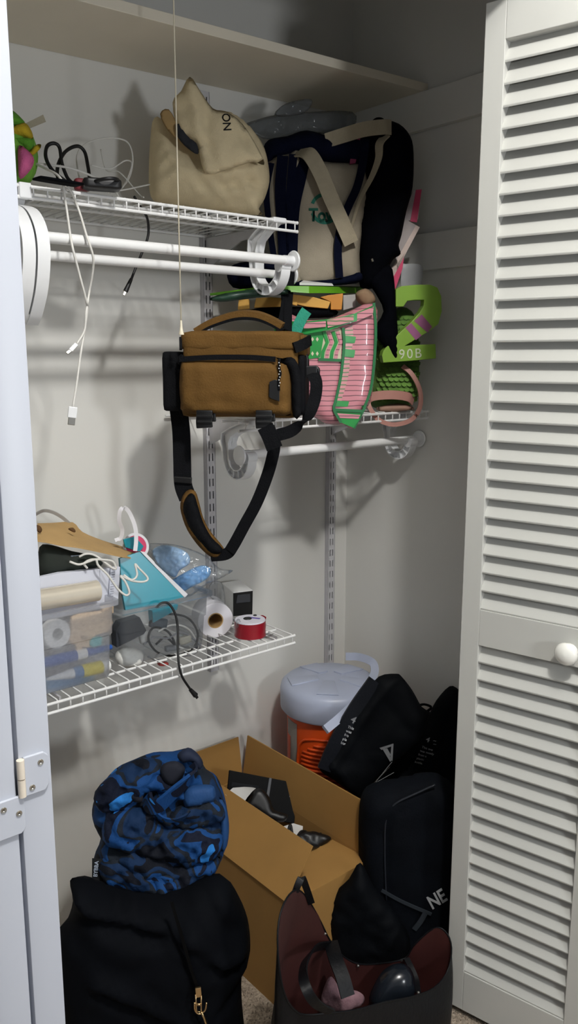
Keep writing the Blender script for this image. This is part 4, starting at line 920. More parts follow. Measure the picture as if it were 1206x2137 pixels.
o = MB().prism([W(x,y,pl=PB2) for x, y in ((318,1275),(372,1262),(370,1272),(345,1286),(320,1300))], .8, PB2[1]).build('teal_card', M_TL, None, .03); tag(o, 'teal card edge at the top of the cable bin', 'card')
for i, (x, y, w, h, col, lab) in enumerate(((385,1335,1.2,.7,'#b9b4a4','small beige adapter among the cables'),(360,1352,1.4,.5,'#8c8e92','small grey adapter among the cables'),(340,1385,.9,.35,'#b5453f','small red cap on the cable bin floor'),(300,1330,.8,1.0,'#c9c9c6','pale grey puck on edge in the cable bin'),(395,1350,1.5,.5,'#5b6470','slate grey charger in the cable bin'),(330,1300,1.6,.8,'#43505c','blue grey wallet in the cable bin'))):
    o = rbox((w,.6,h), .12, 3, None, place(W(x,y,y=-8.2),-5,0,10*(i%3)-8)).build('adapter' if 'adapter' in lab or 'charger' in lab else lab.split(' in ')[0].split(' on ')[0].split()[-1], mat('bin_col_%d'%i, col, .5), smooth='all'); tag(o, lab, 'adapter' if i < 2 or i == 4 else 'small item')
t = thing('black_cable', 'black cable hanging out of the clear bin in front of the lower shelf', 'cable', W(380,1400,y=-12.6))
MB().tube([W(x,y,y=d) for x, y, d in ((325,1268,-9.6),(338,1258,-10.0),(352,1260,-10.2),(365,1280,-10.5),(371,1310,-10.9),(371,1350,-11.8),(373,1385,-12.4),(380,1412,-12.5),(398,1440,-12.5))], .1, 8, 8).build('cord', M_BCAB, t, smooth='all')
MB().tube([W(397,1439,y=-12.5),W(408,1451,y=-12.5)], [.16,.24], 10).build('plug_body', M_BCAB, t, smooth=True)
plug(W(408,1451,y=-12.5), W(412,1457,y=-12.5), .25, .12, M_BLK, t, 'plug_tip', Vector((1,0,.3)))
# paper roll, small printer box, ribbon spool
roll('paper_roll', 'white paper roll with a cardboard core standing on edge beside the clear bin', W(458,1293,y=-7.2)+Vector((0,1.2,0)), Vector((-.35,-.93,.0)), 1.68, .74, 2.6, mat('roll_white','#e6e4ea',.8,.02,20), M_KRAFT, 'paper roll')
t = thing('label_printer', 'small silver box with a black front behind the red ribbon spool', 'box', W(500,1290,y=-4.6))
MB().add([W(487,1237,y=-6.0),W(528,1232,y=-5.0),W(527,1284,y=-5.0),W(487,1289,y=-6.0)]+[W(462,1216,y=-1.6),W(499,1210,y=-.7),W(499,1256,y=-.7),W(462,1262,y=-1.6)], [(0,1,2,3),(7,6,5,4),(0,4,5,1),(1,5,6,2),(2,6,7,3),(3,7,4,0)]).build('case', mat('silver_case','#eceded',.4,.03,30), t, .06)
ff = (W(487,1237,y=-6.0), (W(528,1232,y=-5.0)-W(487,1237,y=-6.0)).cross(Vector((0,0,-1))).normalized()*1)
if ff[1].y > 0: ff = (ff[0], -ff[1])
MB().prism([W(x,y,pl=(ff[0]+ff[1]*.04,ff[1])) for x, y in ((487.5,1238),(527.5,1233),(526.5,1282),(487.5,1286))], .06, ff[1]).build('front', M_BLK, t)
MB().prism([W(x,y,pl=(ff[0]+ff[1]*.12,ff[1])) for x, y in ((497,1242),(522,1239),(523,1256),(494,1259))], .12, ff[1]).build('window', mat('smoked_grey','#3a3c42',.25), t, .03)
o = inflate([(436,1222),(452,1212),(466,1222),(470,1268),(455,1260),(438,1245)], facing((-24.2,-5.4,33),35), .2, .2, .5, .25, nz=(.1,1), ridge=.5, seed=66).build('clear_wrap', M_FILM, smooth='all'); tag(o, 'clear plastic wrap behind the paper roll', 'plastic wrap')
cR = W(522,1326,z=30.65); cR.z = 30.65
t = thing('ribbon_spool', 'spool of shiny red ribbon with a white label on the lower shelf end', 'ribbon spool', cR)
M_RED = mat('red_satin', '#8e1022', .28, .1, 18, .2, 40, coat=.2)
def rf(i): return 1.42+.05*math.sin(i*1.7)
MB().lathe([(1.15,0),(1.45,.05),(1.42,.5),(1.46,.9),(1.42,1.4),(1.3,1.45),(.5,1.45)], cR, (0,0,1), 40).build('ribbon', M_RED, t, smooth=True)
MB().lathe([(0,1.56),(1.38,1.56),(1.4,1.5),(1.4,1.44),(0,1.44)], cR, (.0,.0,1), 36).build('label', mat('label_white','#dcdae4',.5), t, smooth=True)
MB().lathe([(0,.06),(.36,.06),(.4,0)], cR+Vector((-.1,.25,1.56)), (0,0,1), 20).build('hub', M_BLK, t, smooth=True)
MB().lathe([(0,.06),(.16,.06),(.18,0)], cR+Vector((1.0,.55,1.56)), (0,0,1), 16).build('pin', M_BLK, t, smooth=True)
MB().box((-.14,-.6,0),(.14,.6,.03), Matrix.Rotation(.5,3,'Z'), cR+Vector((.45,.0,1.56))).build('stripe', mat('violet_print','#6a5aa8',.5), t)
MB().ribbon([cR+Vector(p) for p in ((1.35,.4,1.1),(1.75,.5,1.2),(1.9,.1,1.1))], .5, .05, Vector((0,0,1))).build('ribbon_end', M_RED, t, smooth=True)
inflate([(492,1300),(500,1292),(512,1322),(545,1330),(570,1322),(562,1330),(530,1336),(505,1330)], facing(cR+Vector((0,-1.0,0)),35), .15, .12, .3, .2, zmin=30.6, nz=(.06,1)).build('wrap', M_FILM, t, smooth='all')
# ------------------------------------------------------------------ floor: cooler
CC = Vector((-9.0,-7.1,0)); zb = 9.0
o = MB().box((-13.9,-11.7,0),(-3.6,-2.1,8.95)).build('support_carton', mat('plain_carton','#8a6a3c',.85,.08,12), bevel=.1); tag(o, 'closed brown carton standing under the orange drinks cooler', 'carton')
t = thing('drinks_cooler', 'orange round drinks cooler with a pale grey lid and swing handle', 'cooler', CC+Vector((0,0,zb)))
M_ORG = mat('cooler_orange', '#c9470e', .45, .05, 10); M_LID = mat('lid_grey', '#a9b0c4', .4, .03, 12)
def lb(prof, name, m, n=56, par=t): return MB().lathe(prof, CC, (0,0,1), n).build(name, m, par, smooth=True)
lb([(0,zb),(4.2,zb),(4.45,zb+.3),(4.55,19.0),(4.5,19.2),(0,19.2)], 'body', M_ORG)
lb([(4.2,19.15),(5.1,19.2),(5.25,19.4),(5.27,21.3),(5.15,21.8),(4.7,22.2),(2.5,22.4),(0,22.45)], 'lid', M_LID)
# raised wedges on the lid
for k in range(5):
    a = math.radians(72*k+8); m = MB(); v = []
    for r, w in ((1.3,.55),(4.4,1.15)):
        for s in (-1,1): v.append(CC+Vector((r*math.cos(a)-s*w*math.sin(a), r*math.sin(a)+s*w*math.cos(a), 22.25)))
    top = [p+Vector((0,0,.34 if i < 2 else .12)) for i, p in enumerate(v)]
    m.add(v+top, [(0,1,3,2),(4,6,7,5),(0,4,5,1),(2,3,7,6),(0,2,6,4),(1,5,7,3)]); m.build('lid_wedge', M_LID, t, .1, True)
# ribbed side panel facing the room, grey lettering patch
ang0 = math.radians(-133.5)
rb = MB()
for i in range(15):
    z = 10.2+i*.46; half = .72 if z < 15.6 else .72-.14*((z-15.6)/.46)
    if half < .2: continue
    rb.tube([CC+Vector((4.58*math.cos(ang0+.05+s), 4.58*math.sin(ang0+.05+s), z)) for s in np.linspace(-half,half,13)], .15, 6)
    rb.build('side_rib', M_ORG, t, smooth='all'); rb = MB()
def rim(L): return [CC+Vector((4.6*math.cos(ang0+.05+a), 4.6*math.sin(ang0+.05+a), z)) for a, z in L]
MB().tube(rim([(-.82,9.8),(-.84,13),(-.82,15.5),(-.7,16.8),(-.45,17.3),(0,17.35),(.45,17.3),(.7,16.8),(.82,15.5)]), .13, 8, 5).build('panel_rim', M_ORG, t, smooth='all')
M_GP = mat('grey_print', '#8d8680', .6)
def cyl_patch(a0, a1, z0, z1, name, m, r=4.58):
    g = [[CC+Vector((r*math.cos(a), r*math.sin(a), z)) for a in np.linspace(a0,a1,9)] for z in (z0,z1)]
    q = [[CC+Vector(((r-.1)*math.cos(a), (r-.1)*math.sin(a), z)) for a in np.linspace(a0,a1,9)] for z in (z1,z0)]
    return MB().loft(g+q+[g[0]], False).build(name, m, t)
cyl_patch(ang0-1.28, ang0-.82, 11.5, 18.4, 'grey_letter', M_GP); cyl_patch(ang0-1.3, ang0-1.08, 13.2, 16.6, 'orange_letter', M_ORG, 4.62)
# swing handle
va = math.atan2(-.45,.9)
pa = CC+Vector((4.9*math.cos(va+1.25), 4.9*math.sin(va+1.25), 21.0)); pb = CC+Vector((4.9*math.cos(va-1.6), 4.9*math.sin(va-1.6), 21.0))
hp_ = [W(722,1370,y=-5.6), W(748,1371,y=-6.8), W(772,1379,y=-8.6), W(781,1390,y=-9.4), W(780,1408,y=-10.4), W(764,1436,y=-11.6), W(742,1465,y=-12.6), W(710,1497,y=-13.2), W(679,1523,y=-13.4)]
sd_ = []
for i, p in enumerate(hp_):
    tg = hp_[min(i+1,len(hp_)-1)]-hp_[max(i-1,0)]; sd_.append(tg.cross(p-CAM).normalized())
MB().ribbon(hp_, .85, .4, sd_).build('handle', M_LID, t, smooth=True)

# ------------------------------------------------------------------ cardboard box with open flaps
M_CARD = mat('cardboard', '#9a733b', .85, .06, 10, .08, 60); M_TAPEB = mat('packing_tape', '#8a6326', .35, .05, 12)
t = thing('cardboard_box', 'open brown cardboard box with raised flaps full of black electronics', 'cardboard box', (-21,-10.8,0))
X0, X1, Y0, Y1, ZR, TH = -26.0, -16.2, -20.5, -1.2, 11.0, .16
for nm, lo, hi in (('side_panel',(X0,Y0,.02),(X0+TH,Y1,ZR)),('side_panel',(X1-TH,Y0,.02),(X1,Y1,ZR)),('end_panel',(X0+TH,Y0,.02),(X1-TH,Y0+TH,ZR)),('end_panel',(X0+TH,Y1-TH,.02),(X1-TH,Y1,ZR)),('bottom',(X0+TH,Y0+TH,.02),(X1-TH,Y1-TH,.2))):
    MB().box(lo, hi).build(nm, M_CARD, t)
def flap(a, b, d, cut=.35):
    a, b, d = Vector(a), Vector(b), Vector(d); u = (b-a).normalized(); n = u.cross(d).normalized()
    return MB().prism([a+u*.08, b-u*.08, b+d-u*cut, a+d+u*cut], .15, n)
front = flap((X0,Y0,ZR), (X0,Y1,ZR), (2.9,0,4.0), .2).build('flap', M_CARD, t)
flap((X0,Y0,ZR), (X1,Y0,ZR), (0,4.98,-.45), .1).build('flap', M_CARD, t)
flap((X1,Y0,ZR), (X1,Y1,ZR), (.55,0,4.8), .3).build('flap', M_CARD, t)
flap((X0,Y1,ZR), (X1,Y1,ZR), (0,.35,4.6), .3).build('flap', M_CARD, t)
fd = Vector((2.9,0,4.0)); fn = Vector((0,1,0)).cross(fd).normalized()
if fn.x > 0: fn = -fn
for yy, w in ((-13.4,.22),(-9.0,.12),(-17.2,.1)):
    a = Vector((X0,yy,ZR))+fn*.03; MB().prism([a+fd*.03, a+Vector((0,w,0))+fd*.03, a+Vector((0,w+.9,0))+fd*.97, a+Vector((0,.9,0))+fd*.97], .02, fn).build('crease', mat('card_crease','#b48a4a',.8), front)
a = Vector((X0,-14.6,ZR))+fn*.025; MB().prism([a+fd*.25, a+Vector((0,2.6,0))+fd*.2, a+Vector((0,3.4,0))+fd*.92, a+Vector((0,.6,0))+fd*.96], .02, fn).build('tape', M_TAPEB, front)
# electronics in the box
t2 = thing('black_device', 'flat black electronic device tilted in the cardboard box', 'device', (-19.5,-6,11))
PD = facing((-19.6,-6.2,13), 34, 28)
M_GB = mat('gloss_black', '#0a0a0c', .18, .05, 20)
MB().prism([W(x,y,pl=PD) for x, y in ((478,1607),(623,1635),(614,1720),(470,1690))], 1.1, PD[1]).build('case', mat('device_black','#050506',.5,.1,40,spec=.1), t2, .08)
MB().prism([W(x,y,pl=(PD[0]+PD[1]*.04,PD[1])) for x, y in ((562,1623),(567,1624),(556,1700),(550,1699))], .08, PD[1]).build('seam', mat('grey_seam','#4a4b50',.4), t2)
MB().prism([W(x,y,pl=(PD[0]+PD[1]*.04,PD[1])) for x, y in ((606,1652),(611,1653),(609,1664),(604,1663))], .08, PD[1]).build('badge', M_METAL, t2)
MB().prism([W(x,y,pl=(PD[0]+PD[1]*.03,PD[1])) for x, y in ((484,1632),(540,1640),(538,1652),(482,1645))], .06, PD[1]).build('recess', M_GB, t2)
o = MB().loft([[W(x,y,y=d) for x, y, d in L] for L in (((470,1658,-8.2),(488,1676,-9.6),(506,1680,-10.6)),((486,1644,-7.4),(505,1658,-8.6),(516,1664,-9.6)),((510,1642,-6.9),(520,1648,-8.0),(526,1652,-8.8)),((525,1643,-6.6),(530,1644,-7.4),(534,1645,-8.0)))], False).build('paper_sheet', M_PAPER, smooth=True); tag(o, 'curled white paper sheet in front of the black device', 'paper')
o = inflate([(530,1650),(545,1646),(562,1664),(572,1690),(600,1700),(590,1716),(556,1708),(530,1690),(512,1684)], facing((-20.6,-10.5,12.3),35,30), .35, .3, .5, .3, seed=71).build('black_adapter', M_BLK, smooth='all'); tag(o, 'smooth black adapter in front of the device in the box', 'adapter')
o = MB().prism([W(x,y,z=11.0) for x, y in ((580,1728),(612,1718),(632,1724),(630,1742),(612,1752),(590,1744))], .25, Vector((0,0,1))).build('white_card', M_PAPER); tag(o, 'white card under the cables in the cardboard box', 'card')
for lab, L in (('black cable rising over the rear box flap',((578,1572,-6.2,0),(592,1588,-6.6,0),(600,1610,-7.4,0),(606,1632,-8,0),(612,1660,-8.6,0))),
               ('black cable looping around the right of the box',((618,1672,-9,0),(650,1690,-10,0),(680,1706,-11.5,0),(692,1730,-13,0),(684,1752,-14.5,0),(664,1766,-15.5,0),(645,1768,-16,0))),
               ('tangled black cable in the middle of the box',((600,1738,-13,0),(606,1722,-12.6,0),(612,1744,-13.4,0),(630,1750,-13.8,0),(640,1738,-13.6,0),(628,1736,-13.6,0),(622,1752,-14,0),(650,1758,-14.6,0),(668,1744,-14.2,0),(650,1738,-14,0),(640,1752,-14.4,0),(676,1738,-13.8,0),(694,1740,-13.6,0)))):
    cable('box_cable', [W(x,y,y=d) for x, y, d, _ in L], .14, M_BCAB, lab, k=8)
o = inflate([(610,1750),(640,1735),(680,1742),(690,1752),(660,1770),(630,1768)], facing((-18.4,-14.8,11),35,40), .3, .3, .4, .25, nz=(.2,1.2), seed=73).build('black_adapter', M_BLK, smooth='all'); tag(o, 'matt black adapter under the tangled cable in the box', 'adapter')

# ------------------------------------------------------------------ black pouches beside the cooler
M_POU = mat('black_satin', '#04060a', .7, .2, 20, .15, 160, spec=.12)
M_POU2 = mat('black_sheen', '#080c14', .6, .2, 20, .15, 160, spec=.2)
M_PRT = mat('white_print', '#c3c5c8', .7)
PP = facing((-9.8,-16.0,19), 38, 8)
t = thing('black_pouch', 'black drawstring pouch with a grey triangle mark leaning on the cooler', 'pouch', (-9,-14,12))
inflate([(790,1412),(826,1406),(838,1412),(860,1440),(880,1475),(900,1492),(880,1540),(850,1570),(800,1612),(760,1655),(745,1664),(700,1630),(672,1612),(668,1598),(686,1560),(720,1500),(760,1450)], PP, .9, .6, 1.6, .45, nz=(.18,.6), folds=[([(822,1412),(762,1480),(716,1560),(694,1592)],.35,.35),([(690,1592),(715,1612),(725,1640)],.3,.3),([(800,1460),(860,1530)],-.15,.5)], seed=81, ridge=.3).build('body', M_POU, t, smooth='all')
MB().prism([W(x,y,pl=(PP[0]+PP[1]*1.02,PP[1])) for x, y in ((792,1560),(821,1551),(818,1588),(812,1580))], .02, PP[1]).prism([W(x,y,pl=(PP[0]+PP[1]*1.025,PP[1])) for x, y in ((805,1563),(815,1560),(814,1574))], .02, PP[1]).build('emblem_fill', M_POU, t)
for L in (((792,1561),(821,1552),(821,1556),(796,1565)),((817,1553),(821,1552),(819,1588),(814,1586)),((798,1563),(803,1561),(818,1586),(814,1590)),((804,1563),(808,1562),(816,1576),(813,1578))):
    MB().prism([W(x,y,pl=(PP[0]+PP[1]*1.06,PP[1])) for x, y in L], .03, PP[1]).build('emblem_bar', mat('emblem_grey','#77787b',.6), t)
MB().tube([W(x,y,pl=(PP[0]+PP[1]*1.05,PP[1])) for x, y in ((818,1590),(808,1602),(784,1632),(790,1630),(822,1612))], .03, 5).build('drawstring', mat('grey_cord','#7d7e80',.6), t)
MB().ribbon([W(x,y,pl=(PP[0]+PP[1]*k,PP[1])) for x, y, k in ((782,1420,.3),(740,1480,.6),(700,1550,.7),(676,1605,.6))], 1.3, .5, frame(PP)[0]*.9+frame(PP)[1]*-.45, 5).build('side_fold', M_POU2, t, smooth=True); pb = [c for c in t.children if c.name.startswith('side_fold')][0]
PX = (PP[0]+PP[1]*.98, PP[1])
text('print_number', '4', PX, (730,1506), (741,1512), .95, M_PRT, t, lift=.04, bold=.015, on=pb)
text('print_number', '~', PX, (746,1514), (752,1518), .6, M_PRT, t, lift=.04, on=pb)
for i, wd_ in enumerate(('This','was','fro','pla','bot')):
    x, y = 725-i*3.6, 1519+i*8.2
    text('print_line', wd_, PX, (x,y), (x+12,y+4), .36, M_PRT, t, lift=.04, bold=.006, on=pb)
PP2 = facing((-4.2,-14.6,18), 38, 6)
t = thing('black_pouch', 'second black printed pouch, standing at the door edge behind the backpack', 'pouch', (-5,-15,12))
inflate([(938,1432),(958,1440),(972,1460),(975,1640),(900,1660),(800,1662),(770,1650),(800,1615),(850,1560),(890,1500),(910,1462)], PP2, .9, 1.2, 1.4, .45, nz=(.16,.6), seed=83, ridge=.3).build('body', M_POU, t, smooth='all'); pb = [c for c in t.children if c.name.startswith('body')][0]
PX = (PP2[0]+PP2[1]*.98, PP2[1])
text('print_number', '4', PX, (888,1547), (899,1551), .72, M_PRT, t, lift=.05, bold=.012, on=pb)
text('print_number', '~', PX, (903,1549), (912,1550), .62, M_PRT, t, lift=.05, on=pb); text('print_number', '~', PX, (903,1556), (912,1557), .62, M_PRT, t, lift=.05, on=pb)
for i, wd_ in enumerate(('This one','was mostly','from a','plastic','bottle.')):
    x, y = 880-i*3.8, 1561+i*7.6
    text('print_line', wd_, PX, (x,y), (x+12,y+3.2), .33, M_PRT, t, lift=.05, bold=.004, on=pb)
MB().tube([W(x,y,y=-13.5) for x, y in ((868,1474),(885,1470),(900,1476),(892,1484))], .14, 6, 5).build('drawstring', M_POU, t, smooth='all')

# ------------------------------------------------------------------ black backpack with NE lettering
yb = 48
c = Vector((-11.2,-20.6,9.6)); bu2 = Vector((math.cos(math.radians(yb)), -math.sin(math.radians(yb)), 0)); bn2 = Vector((-math.sin(math.radians(yb)), -math.cos(math.radians(yb)), 0))
M_BP = mat('backpack_black', '#070a10', .8, .2, 20, .2, 240, spec=.1)
t = thing('school_backpack', 'black backpack with silver lettering standing between box and door', 'backpack', (-11,-20.6,.1))
PK = facing((-13.0,-23.0,10), 46)
inflate([(764,1642),(800,1630),(850,1622),(900,1612),(930,1625),(955,1650),(975,1720),(985,1860),(970,2010),(930,2060),(830,2060),(775,1960),(752,1850),(748,1760),(750,1680)], PK, 2.1, 1.6, 1.7, .5, nz=(.14,.4), folds=[([(812,1690),(826,1674),(900,1640)],-.2,.16),([(812,1690),(803,1720),(806,1880)],-.35,.22),([(757,1806),(800,1850),(890,1900)],-.15,.2)], zmin=.1, seed=91).build('body', M_BP, t, smooth='all')
MB().tube([W(x,y,pl=(PK[0]+PK[1]*2.0,PK[1])) for x, y in ((806,1880),(803,1800),(804,1720),(814,1690),(830,1674),(868,1656),(908,1638))], .09, 6, 6).build('zip_track', mat('zip_dark','#1a1e26',.5), t, smooth='all')
MB().ribbon([W(x,y,pl=(PK[0]+PK[1]*k,PK[1])) for x, y, k in ((796,1858,2.1),(840,1882,2.25),(900,1908,2.3))], .3, .1, Vector((0,0,1))).build('strap', mat('strap_slate','#20262d',.7), t, smooth=True)
MB().ribbon([W(x,y,pl=(PK[0]+PK[1]*k,PK[1])) for x, y, k in ((888,1904,2.3),(878,1922,2.3),(864,1940,2.25))], .45, .1, bu2).build('strap', MATS['strap_slate'], t, smooth=True)
text('lettering', 'NE', (PK[0]+PK[1]*2.12,PK[1]), (901,1897), (941,1872), 1.75, mat('silver_print','#b3b4b6',.45), t, lift=.08, bold=.04, sx=.78, shear=.25)

o = inflate([(752,1800),(728,1834),(700,1862),(686,1900),(684,1950),(692,2010),(760,2030),(840,2030),(856,1960),(820,1900),(780,1850)], facing((-16.6,-24.0,6), 44), 1.0, .8, 1.4, .4, nz=(.3,.6), zmin=.1, seed=95, ridge=.6).build('black_filler', M_POU, smooth='all'); tag(o, 'black bundle added on the floor between cardboard box and lettered backpack', 'cloth')  # added black shape filling the dark area between box and backpack
# ------------------------------------------------------------------ black duffel, blue jacket on it
M_PUF = mat('puffer_black', '#07090e', .8, .15, 20, .12, 120, spec=.08)
PDf = facing((-38.2,-18.6,9), 30)
t = thing('duffel_bag', 'large soft black duffel bag with a gold zip pull on the floor', 'duffel bag', (-38,-19,.1))
W_ = lambda x, z: None
inflate([(146,1838),(170,1832),(230,1852),(300,1866),(360,1862),(420,1838),(470,1832),(498,1870),(516,1915),(522,1960),(520,1995),(506,2020),(504,2080),(512,2170),(520,2300),(300,2360),(120,2300),(112,2150),(118,1960),(140,1920),(152,1880)], PDf, 3.2, 2.2, 3.4, .5, nz=(.4,.3), zmin=.12, seed=101, ridge=.35,
  folds=[([(160,1846),(230,1866),(310,1888),(345,1884)],.9,.45),([(190,1885),(260,1896),(330,1915)],-.7,.45),([(390,1905),(430,1945),(480,1960),(515,1940)],.7,.45),([(405,1925),(450,1968),(510,1978)],-.6,.4),([(205,1990),(280,2020),(400,2090)],.55,.5),([(210,2010),(300,2050),(380,2110)],-.5,.4),([(358,1880),(380,1950),(395,2000),(414,2070)],-.3,.18),([(500,2020),(450,2060)],-.5,.4),([(430,1850),(470,1900),(500,1920)],-.5,.35)]).build('body', M_PUF, t, smooth='all')
def on(px, py, k): return W(px,py,pl=(PDf[0]+PDf[1]*k,PDf[1]))
MB().ribbon([on(358,1882,3.3),on(372,1930,3.55),(on(384,1970,3.6)),on(398,2020,3.55),on(414,2066,3.5)], .22, .1, frame(PDf)[0], 6).build('zip', mat('zip_black','#050506',.7,.1,40,spec=.1), t, smooth=True)
zp = MB().ribbon([on(413,2060,3.8),on(415,2080,3.85)], .42, .2, frame(PDf)[0], 0).build('zip_slider', M_BRASS, t, .04)
MB().tube([on(408,2076,3.95),on(410,2110,3.95),on(420,2112,3.95),on(420,2078,3.95)], .06, 6).tube([on(410,2096,3.95),on(420,2096,3.95)], .1, 6).tube([on(406,2092,3.95),on(407,2108,3.95),on(416,2116,3.95),on(428,2108,3.95),on(431,2092,3.95)], .07, 6, 4).tube([on(420,2112,3.95),on(426,2124,3.95),on(430,2136,3.9),on(432,2160,3.8)], .1, 6).build('zip_pull', M_BRASS, zp, smooth='all')

def camo(name):
    m = mat(name, '#0a2a50', .8, .1, 20, .25, 200, spec=.25); nt = m.node_tree; N = nt.nodes; L = nt.links; b = N['Principled BSDF']
    tc = N.new('ShaderNodeTexCoord'); nz = N.new('ShaderNodeTexNoise'); nz.inputs['Scale'].default_value = 9; nz.inputs['Detail'].default_value = 1.5; nz.inputs['Distortion'].default_value = 1.2
    r = N.new('ShaderNodeValToRGB'); r.color_ramp.interpolation = 'CONSTANT'; e = r.color_ramp.elements
    e[0].position = 0; e[0].color = lin('#040916'); e[1].position = .39; e[1].color = lin('#092648')
    for p, c_ in ((.45,'#151c26'),(.5,'#0e3d73'),(.57,'#060f24'),(.64,'#2673bd')): q = e.new(p); q.color = lin(c_)
    L.new(tc.outputs['Object'], nz.inputs['Vector']); L.new(nz.outputs['Fac'], r.inputs['Fac']); L.new(r.outputs[0], b.inputs['Base Color']); return m
M_CAMO = camo('blue_camo'); M_BLU = mat('jacket_blue','#0c3d70',.75,.1,20,.2,200); M_NVL = mat('jacket_lining','#0a0f1e',.85,.2,20)
PJ = facing((-34.7,-15.6,20), 32, 12)
t = thing('camo_jacket', 'bundled blue camouflage jacket lying on the black duffel bag', 'jacket', (-35.2,-16.6,15))
inflate([(192,1690),(205,1650),(240,1605),(280,1585),(320,1570),(360,1568),(395,1562),(418,1585),(430,1605),(452,1620),(468,1660),(477,1715),(474,1760),(458,1800),(440,1830),(400,1852),(350,1868),(290,1862),(230,1848),(205,1830),(196,1790),(210,1750),(196,1720)], PJ, 3.0, 2.0, 3.2, .27, nz=(.8,.5), seed=111, ridge=.75,
  folds=[([(196,1720),(260,1712),(320,1745),(380,1790)],-.7,.35),([(210,1760),(290,1770),(350,1830)],.4,.4),([(330,1630),(300,1660),(250,1680)],-.6,.35),([(320,1690),(370,1720),(430,1700)],-.6,.3),([(390,1790),(430,1770),(468,1720)],-.5,.3),([(230,1640),(290,1630),(330,1600)],.4,.4),([(260,1810),(330,1830),(420,1800)],.35,.35),([(400,1640),(450,1660)],.4,.4)]).build('body', M_CAMO, t, smooth='all')
for i, (L, k, th) in enumerate((([(204,1802),(250,1778),(330,1803),(400,1792),(459,1788),(442,1828),(400,1852),(350,1868),(290,1862),(232,1848),(212,1832)],2.0,1.3),([(226,1694),(300,1684),(345,1722),(420,1716),(464,1742),(452,1788),(390,1802),(320,1792),(252,1776),(214,1752)],2.35,1.2),([(198,1652),(245,1606),(300,1581),(342,1592),(332,1632),(302,1664),(240,1692),(204,1690)],2.0,1.3),([(350,1700),(420,1660),(458,1672),(470,1706),(440,1722),(380,1730)],2.5,.9))):
    inflate(L, (PJ[0]+PJ[1]*k,PJ[1]), th, 1.2, 1.3, .24, nz=(.5,.9), seed=130+i*3, ridge=.8).build('cloth_fold', M_CAMO, t, smooth='all')
def oj(px, py, k): return W(px,py,pl=(PJ[0]+PJ[1]*k,PJ[1]))
MB().ribbon([oj(306,1662,3.0),oj(312,1680,3.5),oj(330,1682,3.7),oj(362,1655,3.7),(oj(390,1630,3.5)),oj(402,1612,3.2),oj(398,1598,2.9)], 1.15, .25, [Vector((.3,-.3,.9))]*7).build('hood_edge', M_CAMO, t, smooth=True)
inflate([(340,1595),(365,1588),(385,1600),(382,1620),(362,1640),(344,1632),(334,1612)], (PJ[0]+PJ[1]*3.0,PJ[1]), .25, .3, .5, .3).build('hood_lining', M_NVL, t, smooth='all')
inflate([(370,1575),(392,1560),(412,1572),(424,1592),(416,1606),(398,1590),(380,1592)], (PJ[0]+PJ[1]*2.6,PJ[1]), .5, .5, .6, .3, seed=4, nz=(.1,1)).build('collar', mat('collar_navy','#0a1730',.8,.2,20), t, smooth='all')
inflate([(262,1650),(278,1640),(296,1655),(298,1672),(282,1674),(266,1662)], (PJ[0]+PJ[1]*2.95,PJ[1]), .2, .3, .4, .25).build('pocket_opening', M_NVL, t, smooth='all')
inflate([(452,1660),(470,1680),(478,1720),(474,1765),(460,1775),(455,1720)], (PJ[0]+PJ[1]*1.6,PJ[1]), .9, .9, .8, .3, nz=(.1,.7)).build('sleeve', M_BLU, t, smooth='all')
inflate([(383,1655),(400,1640),(440,1638),(450,1652),(446,1672),(398,1684),(384,1680)], (PJ[0]+PJ[1]*3.0,PJ[1]), .5, .5, .5, .3, nz=(.1,1), seed=7).build('cuff', M_BLU, t, smooth='all')
MB().ribbon([oj(322,1694,3.5),oj(340,1708,3.7),oj(362,1712,3.7),oj(385,1704,3.6),oj(396,1692,3.4)], .35, .15, Vector((0,-.5,1))).build('hem', M_CAMO, t, smooth=True)
text('lettering', 'BYBBA', (PJ[0]+PJ[1]*2.2,PJ[1]), (203,1829), (206,1797), .42, mat('label_silver','#aab4c4',.6), t, lift=.1, bold=.005, sx=.95)
MB().prism([W(x,y,pl=(PJ[0]+PJ[1]*2.15,PJ[1])) for x, y in ((192,1792),(212,1794),(216,1846),(192,1842))], .12, PJ[1]).build('label_patch', mat('label_black','#07080c',.8), t)

# ------------------------------------------------------------------ black leather tote in front
M_LEA = mat('black_leather', '#08090d', .5, .12, 16, .18, 120, spec=.25); M_LIN = mat('oxblood_lining', '#3c1512', .65, .12, 14)
t = thing('leather_tote', 'open black leather tote with oxblood lining at the front of the floor', 'tote bag', (-24.5,-29,.1))
rimp = [(640,2118,-30.6),(690,2114,-31.2),(740,2108,-31.3),(800,2092,-31.2),(860,2080,-30.9),(905,2062,-30.6),(932,2030,-30.3),(942,1990,-30.0),(938,1958,-29.6),(922,1938,-29.0),(905,1938,-28.4),(885,1952,-27.8),(862,1975,-27.2),(845,2000,-26.6),(800,2010,-26.1),(750,2012,-25.8),(715,1995,-25.6),(690,1965,-25.6),(670,1925,-25.9),(648,1885,-26.4),(630,1862,-27.0),(615,1858,-27.6),(598,1875,-28.2),(584,1910,-28.8),(579,1960,-29.4),(584,2030,-29.9),(596,2080,-30.2),(615,2108,-30.4)]
R3 = [W(x,y,y=d) for x, y, d in rimp]; R3 = curve(R3, 3, True); nR = len(R3)
cen = Vector((sum(p.x for p in R3)/nR, sum(p.y for p in R3)/nR, 0))
base = []
for p in R3:
    a = math.atan2((p.y-cen.y)/3.0, (p.x-cen.x)/8.5); ca, sa = math.cos(a), math.sin(a); k = (abs(ca)**4+abs(sa)**4)**-.25
    base.append(Vector((cen.x+8.6*k*ca, cen.y+3.3*k*sa, .1)))
rings = []
